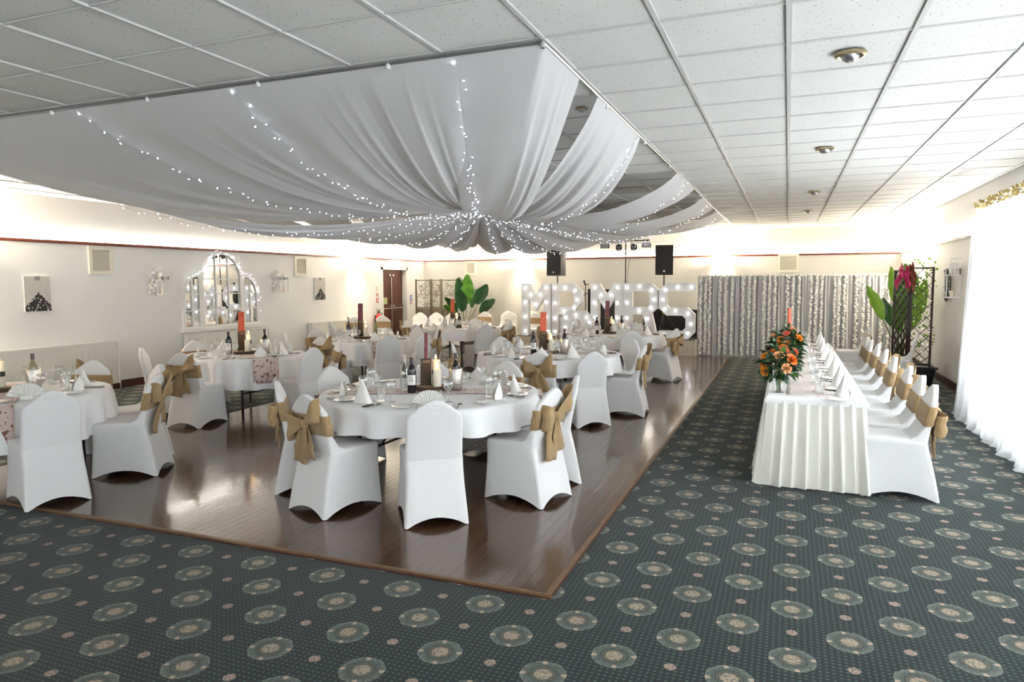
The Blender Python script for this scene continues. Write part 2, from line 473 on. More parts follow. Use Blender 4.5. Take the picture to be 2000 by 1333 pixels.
# dance floor: boards laid lengthwise inside a wooden edging
df = thing('dance_floor', 'x', 'x', ((DFX0 + DFX1) / 2, DFY0, 0))
del df['label']; del df['category']; df.name = 'floor'; df['kind'] = 'structure'
cxx = (DFX0 + DFX1) / 2
base = obj('subfloor', B().bx(DFX0 - cxx, DFX1 - cxx, 0, DFY1 - DFY0, .001, .004), M('skirting'), df)
NB = 75; bwid = (DFX1 - DFX0 - .08) / NB
lens = [2.1, 2.52, 2.94, 3.36]
brd = {}
for L in lens + ['e']:
    pass
cnt = 0
for i in range(NB):
    x = DFX0 + .04 + (i + .5) * bwid - cxx
    cuts = [0.04]
    off = (i * 1.37) % 3.1 + 1.0
    y = off
    while y < DFY1 - DFY0 - 1.0:
        cuts.append(y); y += 4.2
    cuts.append(DFY1 - DFY0 - .04)
    for a, b2 in zip(cuts[:-1], cuts[1:]):
        L = round(b2 - a, 2)
        if L not in brd:
            w = bwid / 2 - .0003; l = L / 2 - .0003; q = .0006
            k = B().loft([[(-w, -l, 0), (w, -l, 0), (w, l, 0), (-w, l, 0)], [(-w, -l, .0104), (w, -l, .0104), (w, l, .0104), (-w, l, .0104)], [(-w + q, -l + q, .011), (w - q, -l + q, .011), (w - q, l - q, .011), (-w + q, l - q, .011)]])
            me = k.mesh('board', False, [M('floor_board')]); fixn(me); brd[L] = me
        o = obj('board', brd[L], None, df, loc=(x, (a + b2) / 2, .004)); cnt += 1
e = obj('edging', B().bx(DFX0 - cxx, DFX1 - cxx, .015, .04, 0, .017).bx(DFX1 - .04 - cxx, DFX1 - .012 - cxx, .04, DFY1 - DFY0, 0, .017).bx(DFX0 - cxx, DFX0 + .04 - cxx, .04, DFY1 - DFY0, 0, .016), None, df)
simple('edging_wood', (.15, .085, .04), .4, var=.3, scale=12)
e.data.materials.append(M('edging_wood'))

# walls
T = .3
DY0, DY1, DZ = 16.12, 17.36, 2.04
w = B().bx(LW - T, LW, FW, DY0, 0, CZ + .1).bx(LW - T, LW, DY1, BW, 0, CZ + .1).bx(LW - T, LW, DY0, DY1, DZ, CZ + .1)
struct('wall_left', w, M('wall'))
struct('wall_back', B().bx(LW - T, RW + T, BW, BW + T, 0, CZ + .1), M('wall_beige'))
w = B(); yy0 = FW
for y0, y1 in WIN:
    w.bx(RW, RW + T, yy0, y0, 0, CZ + .1).bx(RW, RW + T, y0, y1, 0, .35).bx(RW, RW + T, y0, y1, 2.4, CZ + .1); yy0 = y1
w.bx(RW, RW + T, yy0, BW, 0, CZ + .1)
struct('wall_right', w, M('wall'))
w = B(); xx0 = LW - T
for x0, x1 in REAR_FILL:  # openings cut for the added rear fill lamps
    w.bx(xx0, x0, FW - T, FW, 0, CZ + .1).bx(x0, x1, FW - T, FW, 0, .5).bx(x0, x1, FW - T, FW, 2.5, CZ + .1); xx0 = x1
w.bx(xx0, RW + T, FW - T, FW, 0, CZ + .1)
struct('wall_rear', w, M('wall'))
n = 0
for y0, y1 in WIN:
    n += 1
    fr = B(); X0 = RW + .12
    fr.bx(X0, X0 + .06, y0, y1, .35, .42).bx(X0, X0 + .06, y0, y1, 2.33, 2.4)
    k = max(2, round((y1 - y0) / 1.2))
    for i in range(k + 1):
        yc = y0 + (y1 - y0) * i / k
        fr.bx(X0, X0 + .06, max(y0, yc - .035), min(y1, yc + .035), .42, 2.33)
    f = struct('window_%d' % n, fr, M('white_paint'))
    for i in range(k):
        a = y0 + (y1 - y0) * i / k + .035; b2 = y0 + (y1 - y0) * (i + 1) / k - .035
        obj('pane', B().bx(X0 + .028, X0 + .032, a, b2, .42, 2.33), M('window_glass'), f)
for x0, x1 in REAR_FILL:  # made-up rear windows, unseen, glazed only for the fill light
    n += 1
    fr = B(); Y0 = FW - .18
    fr.bx(x0, x1, Y0, Y0 + .06, .5, .57).bx(x0, x1, Y0, Y0 + .06, 2.43, 2.5)
    for i in range(4):
        xc = x0 + (x1 - x0) * i / 3
        fr.bx(max(x0, xc - .035), min(x1, xc + .035), Y0, Y0 + .06, .57, 2.43)
    f = struct('window_%d' % n, fr, M('white_paint'))
    for i in range(3):
        a = x0 + (x1 - x0) * i / 3 + .035; b2 = x0 + (x1 - x0) * (i + 1) / 3 - .035
        obj('pane', B().bx(a, b2, Y0 + .028, Y0 + .032, .57, 2.43), M('window_glass'), f)

# ceiling: grid bars and tiles
ceil = struct('ceiling', B().bx(LW - T, RW + T, FW - T, BW + T, CZ + .03, CZ + .1), M('white_paint'))
GX, GY, GSX, GSY = -1.24, 3.575, .603, .6
bars = B()
i0 = math.ceil((LW - GX) / GSX); i1 = math.floor((RW - GX) / GSX)
j0 = math.ceil((FW - GY) / GSY); j1 = math.floor((BW - GY) / GSY)
for i in range(i0, i1 + 1):
    bars.bx(GX + i * GSX - .012, GX + i * GSX + .012, FW, BW, CZ - .006, CZ + .03)
for j in range(j0, j1 + 1):
    bars.bx(LW, RW, GY + j * GSY - .0075, GY + j * GSY + .0075, CZ - .002, CZ + .03)
obj('ceiling_grid', bars, M('ceiling_bar'), ceil)
minv = cam.matrix_world.inverted()
def project(p):
    q = minv @ Vector(p)
    if q.z > -.1: return None
    return 1000 + 1354.5 * q.x / -q.z, 666.5 - 1354.5 * q.y / -q.z
allt = []
for i in range(i0 - 1, i1 + 1):
    for j in range(j0 - 1, j1 + 1):
        x0 = max(LW, GX + i * GSX); x1 = min(RW, GX + (i + 1) * GSX); y0 = max(FW, GY + j * GSY); y1 = min(BW, GY + (j + 1) * GSY)
        if x1 - x0 < .05 or y1 - y0 < .05: continue
        c = ((x0 + x1) / 2, (y0 + y1) / 2, CZ)
        p = project(c); d = math.hypot(c[0], c[1])
        vis = p is not None and -120 < p[0] < 2120 and -150 < p[1] < 480
        allt.append((0 if vis else 1, d, x0, x1, y0, y1))
allt.sort()
tm = {}
rest = B()
for k, (vis, d, x0, x1, y0, y1) in enumerate(allt):
    sx, sy = round(x1 - x0 - .018, 3), round(y1 - y0 - .012, 3)
    if k < 290 and not vis:
        if (sx, sy) not in tm:
            me = B().loft([[(-sx / 2, -sy / 2, .018), (sx / 2, -sy / 2, .018), (sx / 2, sy / 2, .018), (-sx / 2, sy / 2, .018)], [(-sx / 2, -sy / 2, .004), (sx / 2, -sy / 2, .004), (sx / 2, sy / 2, .004), (-sx / 2, sy / 2, .004)], [(-sx / 2 + .006, -sy / 2 + .006, 0), (sx / 2 - .006, -sy / 2 + .006, 0), (sx / 2 - .006, sy / 2 - .006, 0), (-sx / 2 + .006, sy / 2 - .006, 0)]]).mesh('tile', False, [M('ceiling_tile')])
            fixn(me); tm[(sx, sy)] = me
        obj('ceiling_tile', tm[(sx, sy)], None, ceil, loc=((x0 + x1) / 2, (y0 + y1) / 2, CZ + .004 + R.uniform(0, .002)))
    else:
        rest.bx((x0 + x1) / 2 - sx / 2, (x0 + x1) / 2 + sx / 2, (y0 + y1) / 2 - sy / 2, (y0 + y1) / 2 + sy / 2, CZ + .004, CZ + .02)
o = obj('ceiling_tiles', rest, M('ceiling_tile'), ceil); o['kind'] = 'stuff'

# picture rail with the light strip lying on top of it
RZ = 2.33
def rail(name, pts, inward, z=RZ, mat='rail_wood', strip=True):
    a, b2 = Vector(pts[0]), Vector(pts[1]); nrm = Vector(inward)
    prof = [(0, -.028), (.022, -.028), (.034, -.014), (.034, .010), (.026, .022), (0, .022)]
    rings = [[(p.x + nrm.x * q, p.y + nrm.y * q, z + h) for q, h in prof] for p in (a, b2)]
    o = struct(name, B().loft(rings), M(mat))
    if strip:
        r2 = [[(p.x + nrm.x * q, p.y + nrm.y * q, z + h) for q, h in [(.008, .0225), (.024, .0225), (.024, .029), (.008, .029)]] for p in (a, b2)]
        s_ = obj('light_strip', B().loft(r2), M('cove'), o)
    return o
rail('trim_1', [(LW, FW, 0), (LW, BW, 0)], (1, 0, 0))
rail('trim_2', [(LW, BW, 0), (RW, BW, 0)], (0, -1, 0))
rail('trim_3', [(RW, 9.9, 0), (RW, BW, 0)], (-1, 0, 0), mat='white_paint')
# skirting boards
def skirt(name, x0, x1, y0, y1): struct(name, B().bx(x0, x1, y0, y1, 0, .12), M('skirting'))
skirt('baseboard_left', LW, LW + .02, FW, DY0 - .1); skirt('baseboard_left', LW, LW + .02, DY1 + .1, BW)
skirt('baseboard_back', LW + .02, RW - .02, BW - .02, BW); skirt('baseboard_right', RW - .02, RW, FW, BW)

# exit doors
arch = B().bx(LW - .02, LW + .015, DY0 - .07, DY0, 0, DZ + .07).bx(LW - .02, LW + .015, DY1, DY1 + .07, 0, DZ + .07).bx(LW - .02, LW + .015, DY0 - .07, DY1 + .07, DZ, DZ + .07)
struct('trim_4', arch, M('white_paint'))
door = thing('door_1', '', '', (LW - .16, (DY0 + DY1) / 2, 0)); door['kind'] = 'structure'
for s_ in (-1, 1):
    hw = (DY1 - DY0) / 4
    lf = obj('door_leaf', B().bx(-.022, .022, -hw + .003, hw - .003, 0, DZ - .12), M('door_wood'), door, loc=(0, s_ * hw, 0))
    obj('push_bar', B().tube([(.08, -hw + .04, .98), (.08, hw - .04, .98)], .016, 8).bx(.02, .085, -hw + .03, -hw + .09, .95, 1.08).bx(.02, .085, hw - .09, hw - .03, .95, 1.08), M('steel'), lf, True)
obj('transom', B().bx(-.03, .03, DY0 - door.location.y, DY1 - door.location.y, DZ - .12, DZ), M('door_wood'), door)
obj('bolt_rod', B().tube([(.05, .0, .1), (.05, .0, DZ - .2)], .011, 8).bx(.02, .06, -.12, -.03, DZ - .17, DZ - .12).bx(.02, .06, .05, .14, DZ - .17, DZ - .12), M('steel'), door, True)
obj('door_sign', B().bx(.022, .026, -.46, -.19, 1.10, 1.28), M('sign_green'), door)

# ================================================================= WALL FITTINGS
def wall_thing(name, label, cat, wall, s_, z, group=None):
    """origin on the wall; local +Y points into the room, local X along the wall"""
    if wall == 'left': return thing(name, label, cat, (LW, s_, z), -PI / 2, group)
    if wall == 'back': return thing(name, label, cat, (s_, BW, z), PI, group)
    return thing(name, label, cat, (RW, s_, z), PI / 2, group)

def canvas(s_, label):
    t_ = wall_thing('canvas_picture', label, 'picture', 'left', s_, 1.56, 'bouquet canvases on the left wall')
    obj('canvas_edge', B().bx(-.19, .19, .002, .032, -.255, .255), M('paper'), t_)
    me = B().bx(-.189, .189, .0325, .0335, -.254, .254)
    # face built in wall axes so that its generated coordinates run along Y and Z
    o = obj('print', B().bx(.0325, .0335, -.189, .189, -.254, .254), M('canvas_print'), t_); o.rotation_euler = (0, 0, PI / 2)
canvas(6.83, 'grey canvas print of a white flower bouquet above the near radiator')
canvas(13.38, 'grey canvas print of a white flower bouquet left of the exit doors')

def vent(wall, s_, z, wd, ht, label, louvre=True):
    t_ = wall_thing('wall_vent', label, 'vent', wall, s_, z, 'framed wall vents')
    f = .055
    obj('frame', B().bx(-wd / 2, wd / 2, 0, .035, ht / 2 - f, ht / 2).bx(-wd / 2, wd / 2, 0, .035, -ht / 2, -ht / 2 + f).bx(-wd / 2, -wd / 2 + f, 0, .035, -ht / 2 + f, ht / 2 - f).bx(wd / 2 - f, wd / 2, 0, .035, -ht / 2 + f, ht / 2 - f), M('cream_paint'), t_)
    obj('backing', B().bx(-wd / 2 + f, wd / 2 - f, 0, .004, -ht / 2 + f, ht / 2 - f), M('cream_paint'), t_)
    nS = 11
    hh_ = (ht - 2 * f) / nS
    sl = None
    for i in range(nS):
        if sl is None:
            b_ = B().box((0, 0, 0), (wd - 2 * f - .002, .004, hh_ * 1.15), Matrix.Rotation(math.radians(-38), 3, 'X')); me = b_.mesh('slat', False, [M('cream_paint')]); sl = me
        obj('slat', sl, None, t_, loc=(0, .014, -ht / 2 + f + (i + .5) * hh_))
vent('left', 7.87, 2.07, .42, .44, 'cream louvred vent under the rail above the near radiator')
vent('left', 12.73, 2.07, .43, .43, 'cream louvred vent between arched mirror and exit doors')
vent('back', -8.6, 2.10, .36, .40, 'cream louvred vent on far wall beside the potted palm')
vent('back', -.02, 2.12, .48, .44, 'cream louvred vent on far wall above the petal backdrop')

def radiator(y0, y1, label):
    t_ = thing('radiator', label, 'radiator', (LW, (y0 + y1) / 2, 0), 0, 'radiators on the left wall')
    L = (y1 - y0) / 2
    k = B().bx(.05, .12, -L, L, .10, .755)
    nR = int((y1 - y0) / .10)
    for i in range(nR):
        yc = -L + (i + .5) * (2 * L) / nR
        k.bx(.118, .124, yc - .03, yc + .03, .14, .70)
    obj('panel', k, M('radiator'), t_)
    g = B().bx(.03, .05, -L, L, .755, .785).bx(.115, .135, -L, L, .755, .785)
    for i in range(int((y1 - y0) / .035)):
        yc = -L + .02 + i * .035
        g.bx(.05, .115, yc - .008, yc + .008, .765, .785)
    obj('top_grille', g, M('radiator'), t_)
    for s_ in (-1, 1): obj('end_cover', B().bx(.02, .135, s_ * L, s_ * (L + .012), .10, .785), M('radiator'), t_)
    obj('valve', B().tube([(.08, L + .05, 0), (.08, L + .05, .16), (.08, L, .16)], .012, 8), M('grey_metal'), t_, True)
    obj('bracket', B().bx(0, .03, -L * .6, -L * .6 + .04, .2, .7).bx(0, .03, L * .6 - .04, L * .6, .2, .7), M('radiator'), t_)
radiator(4.9, 8.0, 'long cream panel radiator at the left edge of the room')
radiator(9.42, 11.5, 'cream panel radiator below the arched mirror')
radiator(12.92, 14.72, 'cream panel radiator below the far canvas print')

# wall lights
def sconce(wall, s_, z, label, power):
    t_ = wall_thing('wall_light', label, 'wall light', wall, s_, z, 'brass wall lights')
    obj('backplate', B().lathe([(.0, 0), (.055, 0), (.055, .012), (.03, .02), (0, .02)], 16), M('brass'), t_, True).rotation_euler = (-PI / 2, 0, 0)
    for q in (-1, 1):
        arm = obj('arm', B().tube([(0, .02, -.02), (q * .04, .07, -.07), (q * .09, .10, -.07), (q * .12, .10, -.02), (q * .12, .10, .0)], .008, 8), M('brass'), t_, True)
        obj('shade', B().lathe([(.022, 0), (.045, .02), (.055, .06), (.065, .12), (.060, .12), (.05, .06), (.04, .022), (.018, .004)], 16, (q * .12, .10, .0), True, False), M('shade_glow'), t_, True)
    L = bpy.data.lights.new('bulb_light', 'POINT'); L.energy = power; L.color = (1.0, .86, .66); L.shadow_soft_size = .06
    lo = bpy.data.objects.new('bulb_light', L); COL.objects.link(lo); lo.parent = t_; lo.location = (0, .13, .16)
SP = SCONCE_W
sconce('left', 14.85, 2.08, 'glowing brass wall light between canvas print and exit doors', SP)
sconce('left', 5.55, 2.12, 'glowing brass wall light above the near radiator', SP)
sconce('back', -6.95, 2.08, 'glowing brass wall light behind the left loudspeaker', SP)
sconce('back', -1.58, 2.08, 'glowing brass wall light above the petal backdrop', SP)
sconce('right', 15.6, 2.08, 'glowing brass wall light in the far right corner', SP * .7)

# arched three-part mirror
MY, MZ0 = 10.37, .86
mir = thing('arched_mirror', 'white arched three-part mirror with many panes and a string of lights', 'mirror', (LW, MY, 0), -PI / 2)
# local X = -worldY ... (rotation -90deg): local +Y -> world +X, local +X -> world -Y
def arcpts(cx, cz, r, a0, a1, n): return [(cx + r * math.cos(a0 + (a1 - a0) * i / n), cz + r * math.sin(a0 + (a1 - a0) * i / n)) for i in range(n + 1)]
CW, SPR = .52, 1.78; SW = .44
fnp = lambda x, z, d: (x, d, z)
def outline(inset):
    cw = CW - inset
    o_ = [(-cw, MZ0 + inset), (cw, MZ0 + inset)] + arcpts(0, SPR, cw, 0, PI, 20)
    return o_
def side_out(s_, inset):
    x0 = CW + inset; x1 = CW + SW - inset
    zt0 = SPR + .10 - inset * 1.2; zt1 = 1.50 - inset
    pts = [(x0, MZ0 + inset), (x1, MZ0 + inset)] + [(x0 + (x1 - x0) * math.cos(a), zt1 + (zt0 - zt1) * math.sin(a)) for a in [PI / 2 * i / 8 for i in range(9)]]
    return [(s_ * x, z) for x, z in pts]
obj('centre_frame', B().prism(outline(0), [outline(.055)], .045, fnp), M('white_paint'), mir)
for s_ in (-1, 1): obj('side_frame', B().prism(side_out(s_, 0), [side_out(s_, .05)], .04, fnp), M('white_paint'), mir)
obj('sill', B().bx(-CW - SW - .04, CW + SW + .04, 0, .07, MZ0 - .05, MZ0 + .01), M('white_paint'), mir)
def clip_pane(poly, x0, x1, z0, z1):
    def cut(P, f):
        out = []
        for i in range(len(P)):
            a, b_ = P[i], P[(i + 1) % len(P)]; fa, fb = f(a), f(b_)
            if fa >= 0: out.append(a)
            if (fa >= 0) != (fb >= 0):
                t_ = fa / (fa - fb); out.append((a[0] + (b_[0] - a[0]) * t_, a[1] + (b_[1] - a[1]) * t_))
        return out
    for f in (lambda p: p[0] - x0, lambda p: x1 - p[0], lambda p: p[1] - z0, lambda p: z1 - p[1]):
        poly = cut(poly, f)
        if len(poly) < 3: return None
    return poly
def panes(poly, xs, zs):
    for a, b_ in zip(xs[:-1], xs[1:]):
        for c, d in zip(zs[:-1], zs[1:]):
            P = clip_pane(poly, a + .009, b_ - .009, c + .009, d - .009)
            if P: obj('pane', B().prism(P, [], .006, lambda x, z, dd: (x, .012 + dd, z)), M('mirror'), mir)
    xx = [p[0] for p in poly]; 
    k = B()
    for x in xs[1:-1]:
        zt = max(p[1] for p in clip_pane(poly, x - .01, x + .01, 0, 9)); k.bx(x - .011, x + .011, .005, .035, zs[0], zt)
    for z in zs[1:-1]:
        Q = clip_pane(poly, -9, 9, z - .01, z + .01)
        k.bx(min(p[0] for p in Q), max(p[0] for p in Q), .005, .034, z - .010, z + .010)
    obj('glazing_bar', k, M('white_paint'), mir)
zs = [MZ0 + .05, 1.20, 1.50, SPR, SPR + .24, SPR + .6]
panes(outline(.05), [-.47, -.16, .16, .47], zs)
for s_ in (-1, 1): panes(side_out(s_, .045), sorted([s_ * (CW + .04), s_ * (CW + SW / 2), s_ * (CW + SW - .04)]), [MZ0 + .05, 1.20, 1.50, 1.9])
def light_string(path, label, n, spread, name='fairy_lights', parent=None, mat='led', bsize=.0046, cat='string lights', group=None, drop=.02):
    pts = [Vector(p) for p in path]
    cum = [0]
    for a, b_ in zip(pts[:-1], pts[1:]): cum.append(cum[-1] + (b_ - a).length)
    def at(s_):
        s_ *= cum[-1]
        for i in range(len(pts) - 1):
            if s_ <= cum[i + 1] + 1e-9: return pts[i].lerp(pts[i + 1], (s_ - cum[i]) / max(1e-9, cum[i + 1] - cum[i]))
        return pts[-1]
    o0 = pts[0]
    root = parent
    if root is None:
        root = thing(name, label, cat, o0, 0, group); base_ = o0
    else: base_ = Vector((0, 0, 0))
    obj('wire', B().tube([p - base_ for p in pts], .0018, 4), M('wire_clear'), root)
    k = B()
    for i in range(n):
        c = at((i + R.random() * .8) / n) - base_ + Vector((R.uniform(-1, 1), R.uniform(-1, 1), R.uniform(-1, .3))) * spread
        d = Vector((R.uniform(-1, 1), R.uniform(-1, 1), R.uniform(-1, .4))).normalized()
        s_ = bsize
        a = d.orthogonal().normalized() * s_; b_ = d.cross(a).normalized() * s_
        k.add([c + a, c + b_, c - a, c - b_, c + d * s_ * 2.6, c - d * s_ * 1.2], [(0, 1, 4), (1, 2, 4), (2, 3, 4), (3, 0, 4), (1, 0, 5), (2, 1, 5), (3, 2, 5), (0, 3, 5)])
    o_ = obj('bulbs', k, M(mat), root); o_['kind'] = 'stuff'
    return root
lp = [(CW + SW + .03, .05, 1.18), (CW + SW + .01, .05, 1.5)] + [(CW + SW * math.cos(a), .055, 1.5 + .40 * math.sin(a)) for a in [.25, .6, .95, 1.3]] + [(CW + .02, .055, 1.93)] + [(x, .055, z) for x, z in arcpts(0, SPR, CW - .01, .5, PI - .05, 12)] + [(-CW - .02, .055, 1.9)] + [(-CW - SW * math.cos(a), .055, 1.5 + .40 * math.sin(a)) for a in [1.3, .95, .6, .25]] + [(-CW - SW - .02, .05, 1.45), (-CW - SW - .04, .05, 1.12)]
mo = obj('light_string', B().tube(lp, .002, 4), M('wire_clear'), mir)
k = B()
for i in range(64):
    j = R.randrange(len(lp) - 1); p = Vector(lp[j]).lerp(Vector(lp[j + 1]), R.random()) + Vector((R.uniform(-.03, .03), R.uniform(-.01, .03), R.uniform(-.04, .04)))
    k.lathe([(0, -.006), (.0055, 0), (0, .006)], 5, p, False, False)
o_ = obj('bulbs', k, M('led'), mo); o_['kind'] = 'stuff'

# white wall lanterns
def lantern_parts(t_, s_=1.0):
    h = .26 * s_; w_ = .13 * s_
    k = B().bx(-w_ / 2 - .01, w_ / 2 + .01, -w_ / 2 - .01, w_ / 2 + .01, 0, .018).bx(-w_ / 2 - .012, w_ / 2 + .012, -w_ / 2 - .012, w_ / 2 + .012, h, h + .015)
    for a in (-1, 1):
        for b_ in (-1, 1): k.bx(a * w_ / 2 - .008, a * w_ / 2 + .008, b_ * w_ / 2 - .008, b_ * w_ / 2 + .008, .018, h)
    obj('frame', k, M('white_paint'), t_)
    k = B()
    for i in range(7):
        x = -w_ / 2 + w_ * i / 6
        for y in (-w_ / 2, w_ / 2): k.bx(x - .005, x + .005, y - .005, y + .005, h + .015, h + .075 * s_)
        for y in (-w_ / 2, w_ / 2): k.bx(y - .005, y + .005, x - .005, x + .005, h + .015, h + .075 * s_)
    k.bx(-w_ / 2 - .008, w_ / 2 + .008, -w_ / 2 - .008, w_ / 2 + .008, h + .075 * s_, h + .085 * s_)
    k.bx(-w_ / 3, w_ / 3, -w_ / 3, w_ / 3, h + .085 * s_, h + .14 * s_)
    obj('crown', k, M('white_paint'), t_)
    obj('ring', B().tube([(.035 * math.cos(a), 0, h + .17 * s_ + .035 * math.sin(a)) for a in [2 * PI * i / 14 for i in range(15)]], .004, 6), M('white_paint'), t_)
    obj('candle', B().lathe([(.028, 0), (.028, .09), (.024, .095), (0, .093)], 12, (0, 0, .018)), M('candle'), t_, True)
def wall_lantern(y, label):
    t_ = thing('wall_lantern', label, 'lantern', (LW + .13, y, 1.50), 0, 'white lanterns on the left wall')
    lantern_parts(t_, .95)
    obj('bracket', B().bx(-.13, -.12, -.03, .03, .1, .48).bx(-.125, .01, -.008, .008, .455, .47), M('white_paint'), t_)
    f_ = B()
    for i in range(26):
        c = Vector((-.10 + R.uniform(-.01, .03), -.14 + R.gauss(0, .05), .1 + R.uniform(-.06, .38)))
        n_ = Vector((1, R.uniform(-1, 1), R.uniform(-1, 1))).normalized(); a = n_.orthogonal() * .028; b_ = n_.cross(a) 
        f_.add([c + a, c + b_ + n_ * .01, c - a, c - b_ + n_ * .01], [(0, 1, 2, 3)])
    o2 = obj('white_blossom', f_, M('petal_white'), t_); o2['kind'] = 'stuff'
wall_lantern(8.92, 'white lantern with pale blossom on left wall, left of the arched mirror')
wall_lantern(12.02, 'white lantern with pale blossom on left wall, right of the arched mirror')
tag(obj('exit_sign', B().bx(LW, LW + .06, 16.5, 17.0, 2.18, 2.30), M('exit_glow')), 'white lit exit sign box above the exit doors', 'sign')
for nm, y, z, w_, h_, mt, lb in [('wall_notice', 15.82, 1.53, .10, .16, 'sign_white', 'pale notice left of exit doors, topmost of its column'), ('wall_notice', 15.84, 1.37, .10, .08, 'sign_red', 'small red notice left of exit doors, second from the top'), ('wall_notice', 15.84, 1.22, .11, .13, 'sign_red', 'square red fire notice left of exit doors, third from the top'),
        ('wall_notice', 15.83, .93, .11, .14, 'sign_green', 'yellow green notice left of exit doors, lowest of its column'), ('wall_notice', 17.62, 1.24, .12, .17, 'sign_blue', 'blue notice right of the exit doors'), ('wall_notice', 17.62, 1.10, .12, .07, 'sign_red', 'small red notice under the blue one right of exit doors')]:
    t_ = thing(nm, lb, 'notice', (LW, y, z))
    obj('plate', B().bx(0, .006, -w_ / 2, w_ / 2, -h_ / 2, h_ / 2), M(mt), t_)
    obj('mark', B().bx(.006, .008, -w_ / 4, w_ / 4, -h_ / 8, h_ / 3).bx(.006, .008, -w_ * .4, w_ * .4, -h_ * .36, -h_ * .24), M('sign_white' if mt != 'sign_white' else 'sign_green'), t_)
# fire extinguisher on its hook
t_ = thing('fire_extinguisher', 'red fire extinguisher on the wall left of the exit doors', 'extinguisher', (LW + .10, 15.72, .38))
obj('cylinder', B().lathe([(0, 0), (.07, 0), (.08, .03), (.08, .40), (.055, .47), (.025, .50), (0, .50)], 16), M('extinguisher_red'), t_, True)
obj('valve', B().lathe([(.022, .5), (.022, .55), (.012, .57), (0, .57)], 10).bx(-.01, .07, -.01, .01, .555, .57).bx(-.01, .06, -.01, .01, .585, .60), M('black_metal'), t_)
obj('hose', B().tube([(.02, 0, .54), (.07, .05, .5), (.09, .06, .3), (.08, .06, .15)], .012, 8), M('black_plastic'), t_, True)
obj('bracket', B().bx(-.10, -.07, -.03, .03, .1, .45), M('black_metal'), t_)

# ceiling fittings
def downlight(x, y, label, r=.085, sc_=1.0):
    t_ = thing('downlight', label, 'downlight', (x, y, CZ - .006), 0, 'eyeball ceiling downlights'); t_.scale = (sc_, sc_, sc_)
    obj('rim', B().lathe([(r, 0), (r, -.012), (r * .8, -.018), (r * .66, -.006), (r * .66, .01)], 24, (0, 0, 0), False, False), M('bronze'), t_, True)
    obj('eyeball', B().lathe([(0, -.045), (.02, -.044), (.04, -.034), (.05, -.015), (.052, .01)], 18, (.0, .012, 0), False, False), M('grey_metal'), t_, True)
for x, y, lb in [DL[0] + ('bronze eyeball downlight nearest the camera in right ceiling',), DL[1] + ('small bronze downlight second from front in right ceiling',), DL[2] + ('small bronze downlight third from front in right ceiling',), DL[3] + ('small bronze downlight farthest back in right ceiling',)]:
    downlight(x, y, lb)
downlight(-1.46, 5.09, 'small downlight seen between the front right ceiling swags', sc_=.55)
downlight(-8.31, 7.64, 'small downlight in the left ceiling beyond the swags', sc_=.6)
tag(obj('ceiling_slot_vent', B().bx(-8.04, -7.98, 6.05, 6.62, CZ - .012, CZ - .004), M('black_plastic')), 'thin dark slot in the ceiling above the left wall', 'vent')
# ================================================================= CEILING DRAPE
HX, HY, HZ = -4.08, 9.19, 2.80
PX0, PX1, PY0, PY1 = -6.92, -1.24, 3.58, 14.8
RODZ = CZ - .02
fr = thing('drape_rigging', 'thin white rods under the ceiling carrying the swags', 'rigging', (0, 0, RODZ))
for a, b_ in [((PX0, PY0), (PX1, PY0)), ((PX1, PY0), (PX1, PY1)), ((PX1, PY1), (PX0, PY1)), ((PX0, PY1), (PX0, PY0))]:
    obj('rod', B().tube([(a[0], a[1], 0), (b_[0], b_[1], 0)], .009, 6), M('grey_metal'), fr, True)
k = B()
for x in [PX0 + (PX1 - PX0) * i / 6 for i in range(7)]: k.lathe([(.012, -.03), (.014, -.005), (0, .014)], 8, (x, PY0, 0))
for y in [PY0 + (PY1 - PY0) * i / 8 for i in range(9)]: k.lathe([(.012, -.03), (.014, -.005), (0, .014)], 8, (PX1, y, 0))
obj('rod_clips', k, M('white_paint'), fr)['kind'] = 'stuff'

